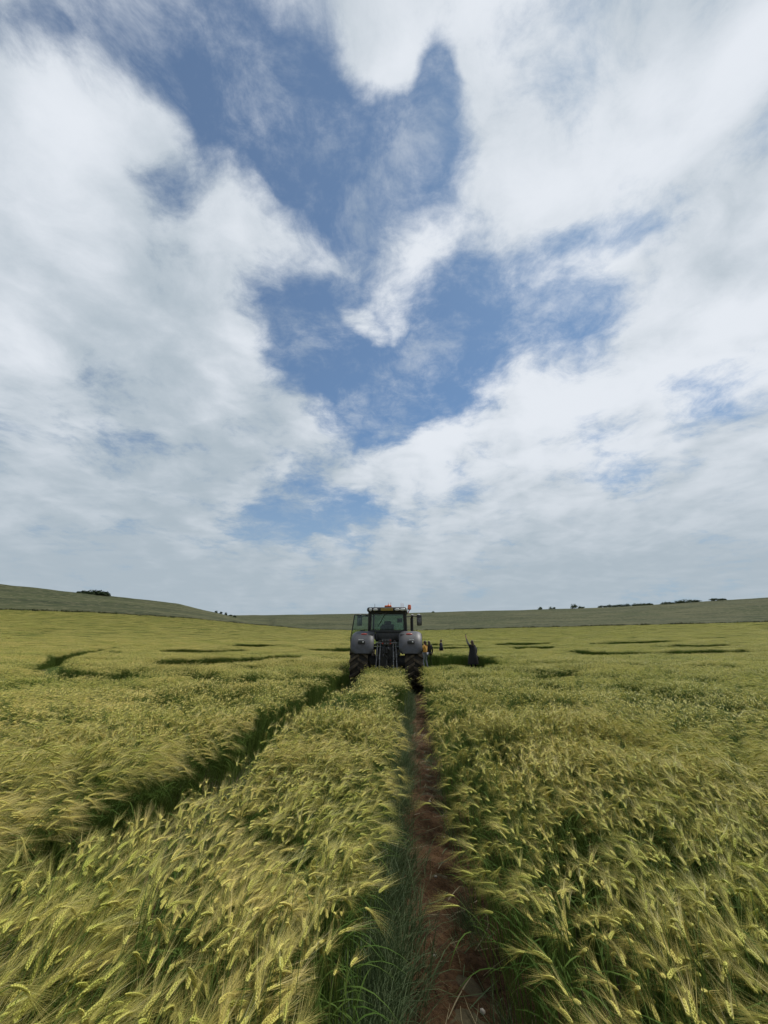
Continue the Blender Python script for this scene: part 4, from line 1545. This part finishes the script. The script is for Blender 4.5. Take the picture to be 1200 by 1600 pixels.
# rough grass bank where the crop ends
mb = MB()
rng = random.Random(77)
for i in range(9000):
    az = rng.uniform(-58, 58)
    r = FIELD_R + 1.5 + abs(rng.gauss(0, 1.6))
    x, y = r * math.sin(R(az)), r * math.cos(R(az))
    z = float(hill_z(az, r))
    a = rng.uniform(0, math.pi)
    d = np.array([math.cos(a), math.sin(a), 0])
    h = rng.uniform(.7, 1.5) * (.75 + .5 * float(vnoise(az * 1.2, 0, 9)))
    w = rng.uniform(.3, .8)
    mb.add([np.array([x, y, z - .3]) - d * w, np.array([x, y, z - .3]) + d * w, np.array([x + rng.gauss(0, .3), y, z + h])], [[0, 1, 2]], 0, rng.random())
M_BANK = material("rough_grass", (0.050, 0.062, 0.028), 0.95, 0.3, 0.3, spec=0.1, color2=(0.085, 0.092, 0.045))
tag(link("grass_bank", mb.mesh("grass_bank", [M_BANK], smooth=False)), "dark strip of rough grass along the far edge of the crop", "grass", kind='stuff')

# ------------------------------------------------------------------ pebbles on the track
M_STONE = material("pale_flint", (0.30, 0.27, 0.23), 0.8, 0.25, 40)
rng = random.Random(15)
for i, (u, t_) in enumerate(((.24, 2.62), (.32, 2.45), (.27, 2.33), (.20, 2.12), (.36, 3.1), (.18, 3.5), (.30, 4.2), (.22, 4.9), (.38, 2.05), (.29, 1.9), (.12, 2.75), (.25, 6.0))):
    x, y = from_track(u, t_)
    s = Solid()
    bmesh.ops.create_icosphere(s.bm, subdivisions=1, radius=1.0)
    for vv in s.bm.verts:
        n_ = 1 + .55 * (rng.random() - .5)
        vv.co = Vector((vv.co.x * .011 * n_, vv.co.y * .009 * n_, vv.co.z * .007 * n_)) * rng.uniform(.95, 1.05) * (1 + .5 * ((i * 7) % 5) / 5)
    o = s.build("pebble", M_STONE, None, 60)
    o.location = (x, y, float(track_z(np.array([u]), np.array([t_]), -.42, .82)[0]) + .001)
    o.rotation_euler = (0, 0, rng.uniform(0, 6))
    tag(o, "small pale flint pebble lying on the bare soil track", "pebble", "pale pebbles on the track")

# ------------------------------------------------------------------ nearest barley plants, one by one
rng = random.Random(42)
kinds = []
for i in range(26):
    ms, me_, ma = MB(), MB(), MB()
    build_plant((ms, me_, ma), rng, 0, 0, CROP_H * rng.gauss(.97, .05), rng.gauss(0, .25), rng.uniform(6, 26),
                rng.choice([rng.gauss(100, 13), rng.gauss(80, 18)]), 'hi')
    kinds.append((ms.mesh("stem", CROP_MATS), me_.mesh("ear", CROP_MATS), ma.mesh("awns", CROP_MATS)))
x, y = ring_points(1200, 1.0, 2.05, 47)
k = ~in_gap(x, y)
x, y = x[k], y[k]
order = nr.permutation(len(x))[:300]
ang = wind_angle(x, y) + nr.normal(0, .3, len(x))
for n, i in enumerate(order):
    u, t_ = to_track(x[i], y[i])
    root = empty("barley_plant", (x[i], y[i], float(field_z(x[i], y[i]))), float(ang[i]))
    sc = float(crop_height(x[i:i + 1], y[i:i + 1])[0])
    root.scale = (1, 1, sc)
    if u > 0:
        tag(root, "bearded barley plant in the nearest crop right of the soil track", "barley plant", "nearest barley plants right of the track")
    elif u > -1.5:
        tag(root, "bearded barley plant in the nearest crop left of the soil track", "barley plant", "nearest barley plants between the two wheel tracks")
    else:
        tag(root, "bearded barley plant at the near left corner beyond the closed-over wheel track", "barley plant", "nearest barley plants left of both tracks")
    st_, er_, aw_ = kinds[n % len(kinds)]
    link("stem", st_, root)
    e_ = link("ear", er_, root)
    link("awns", aw_, e_)
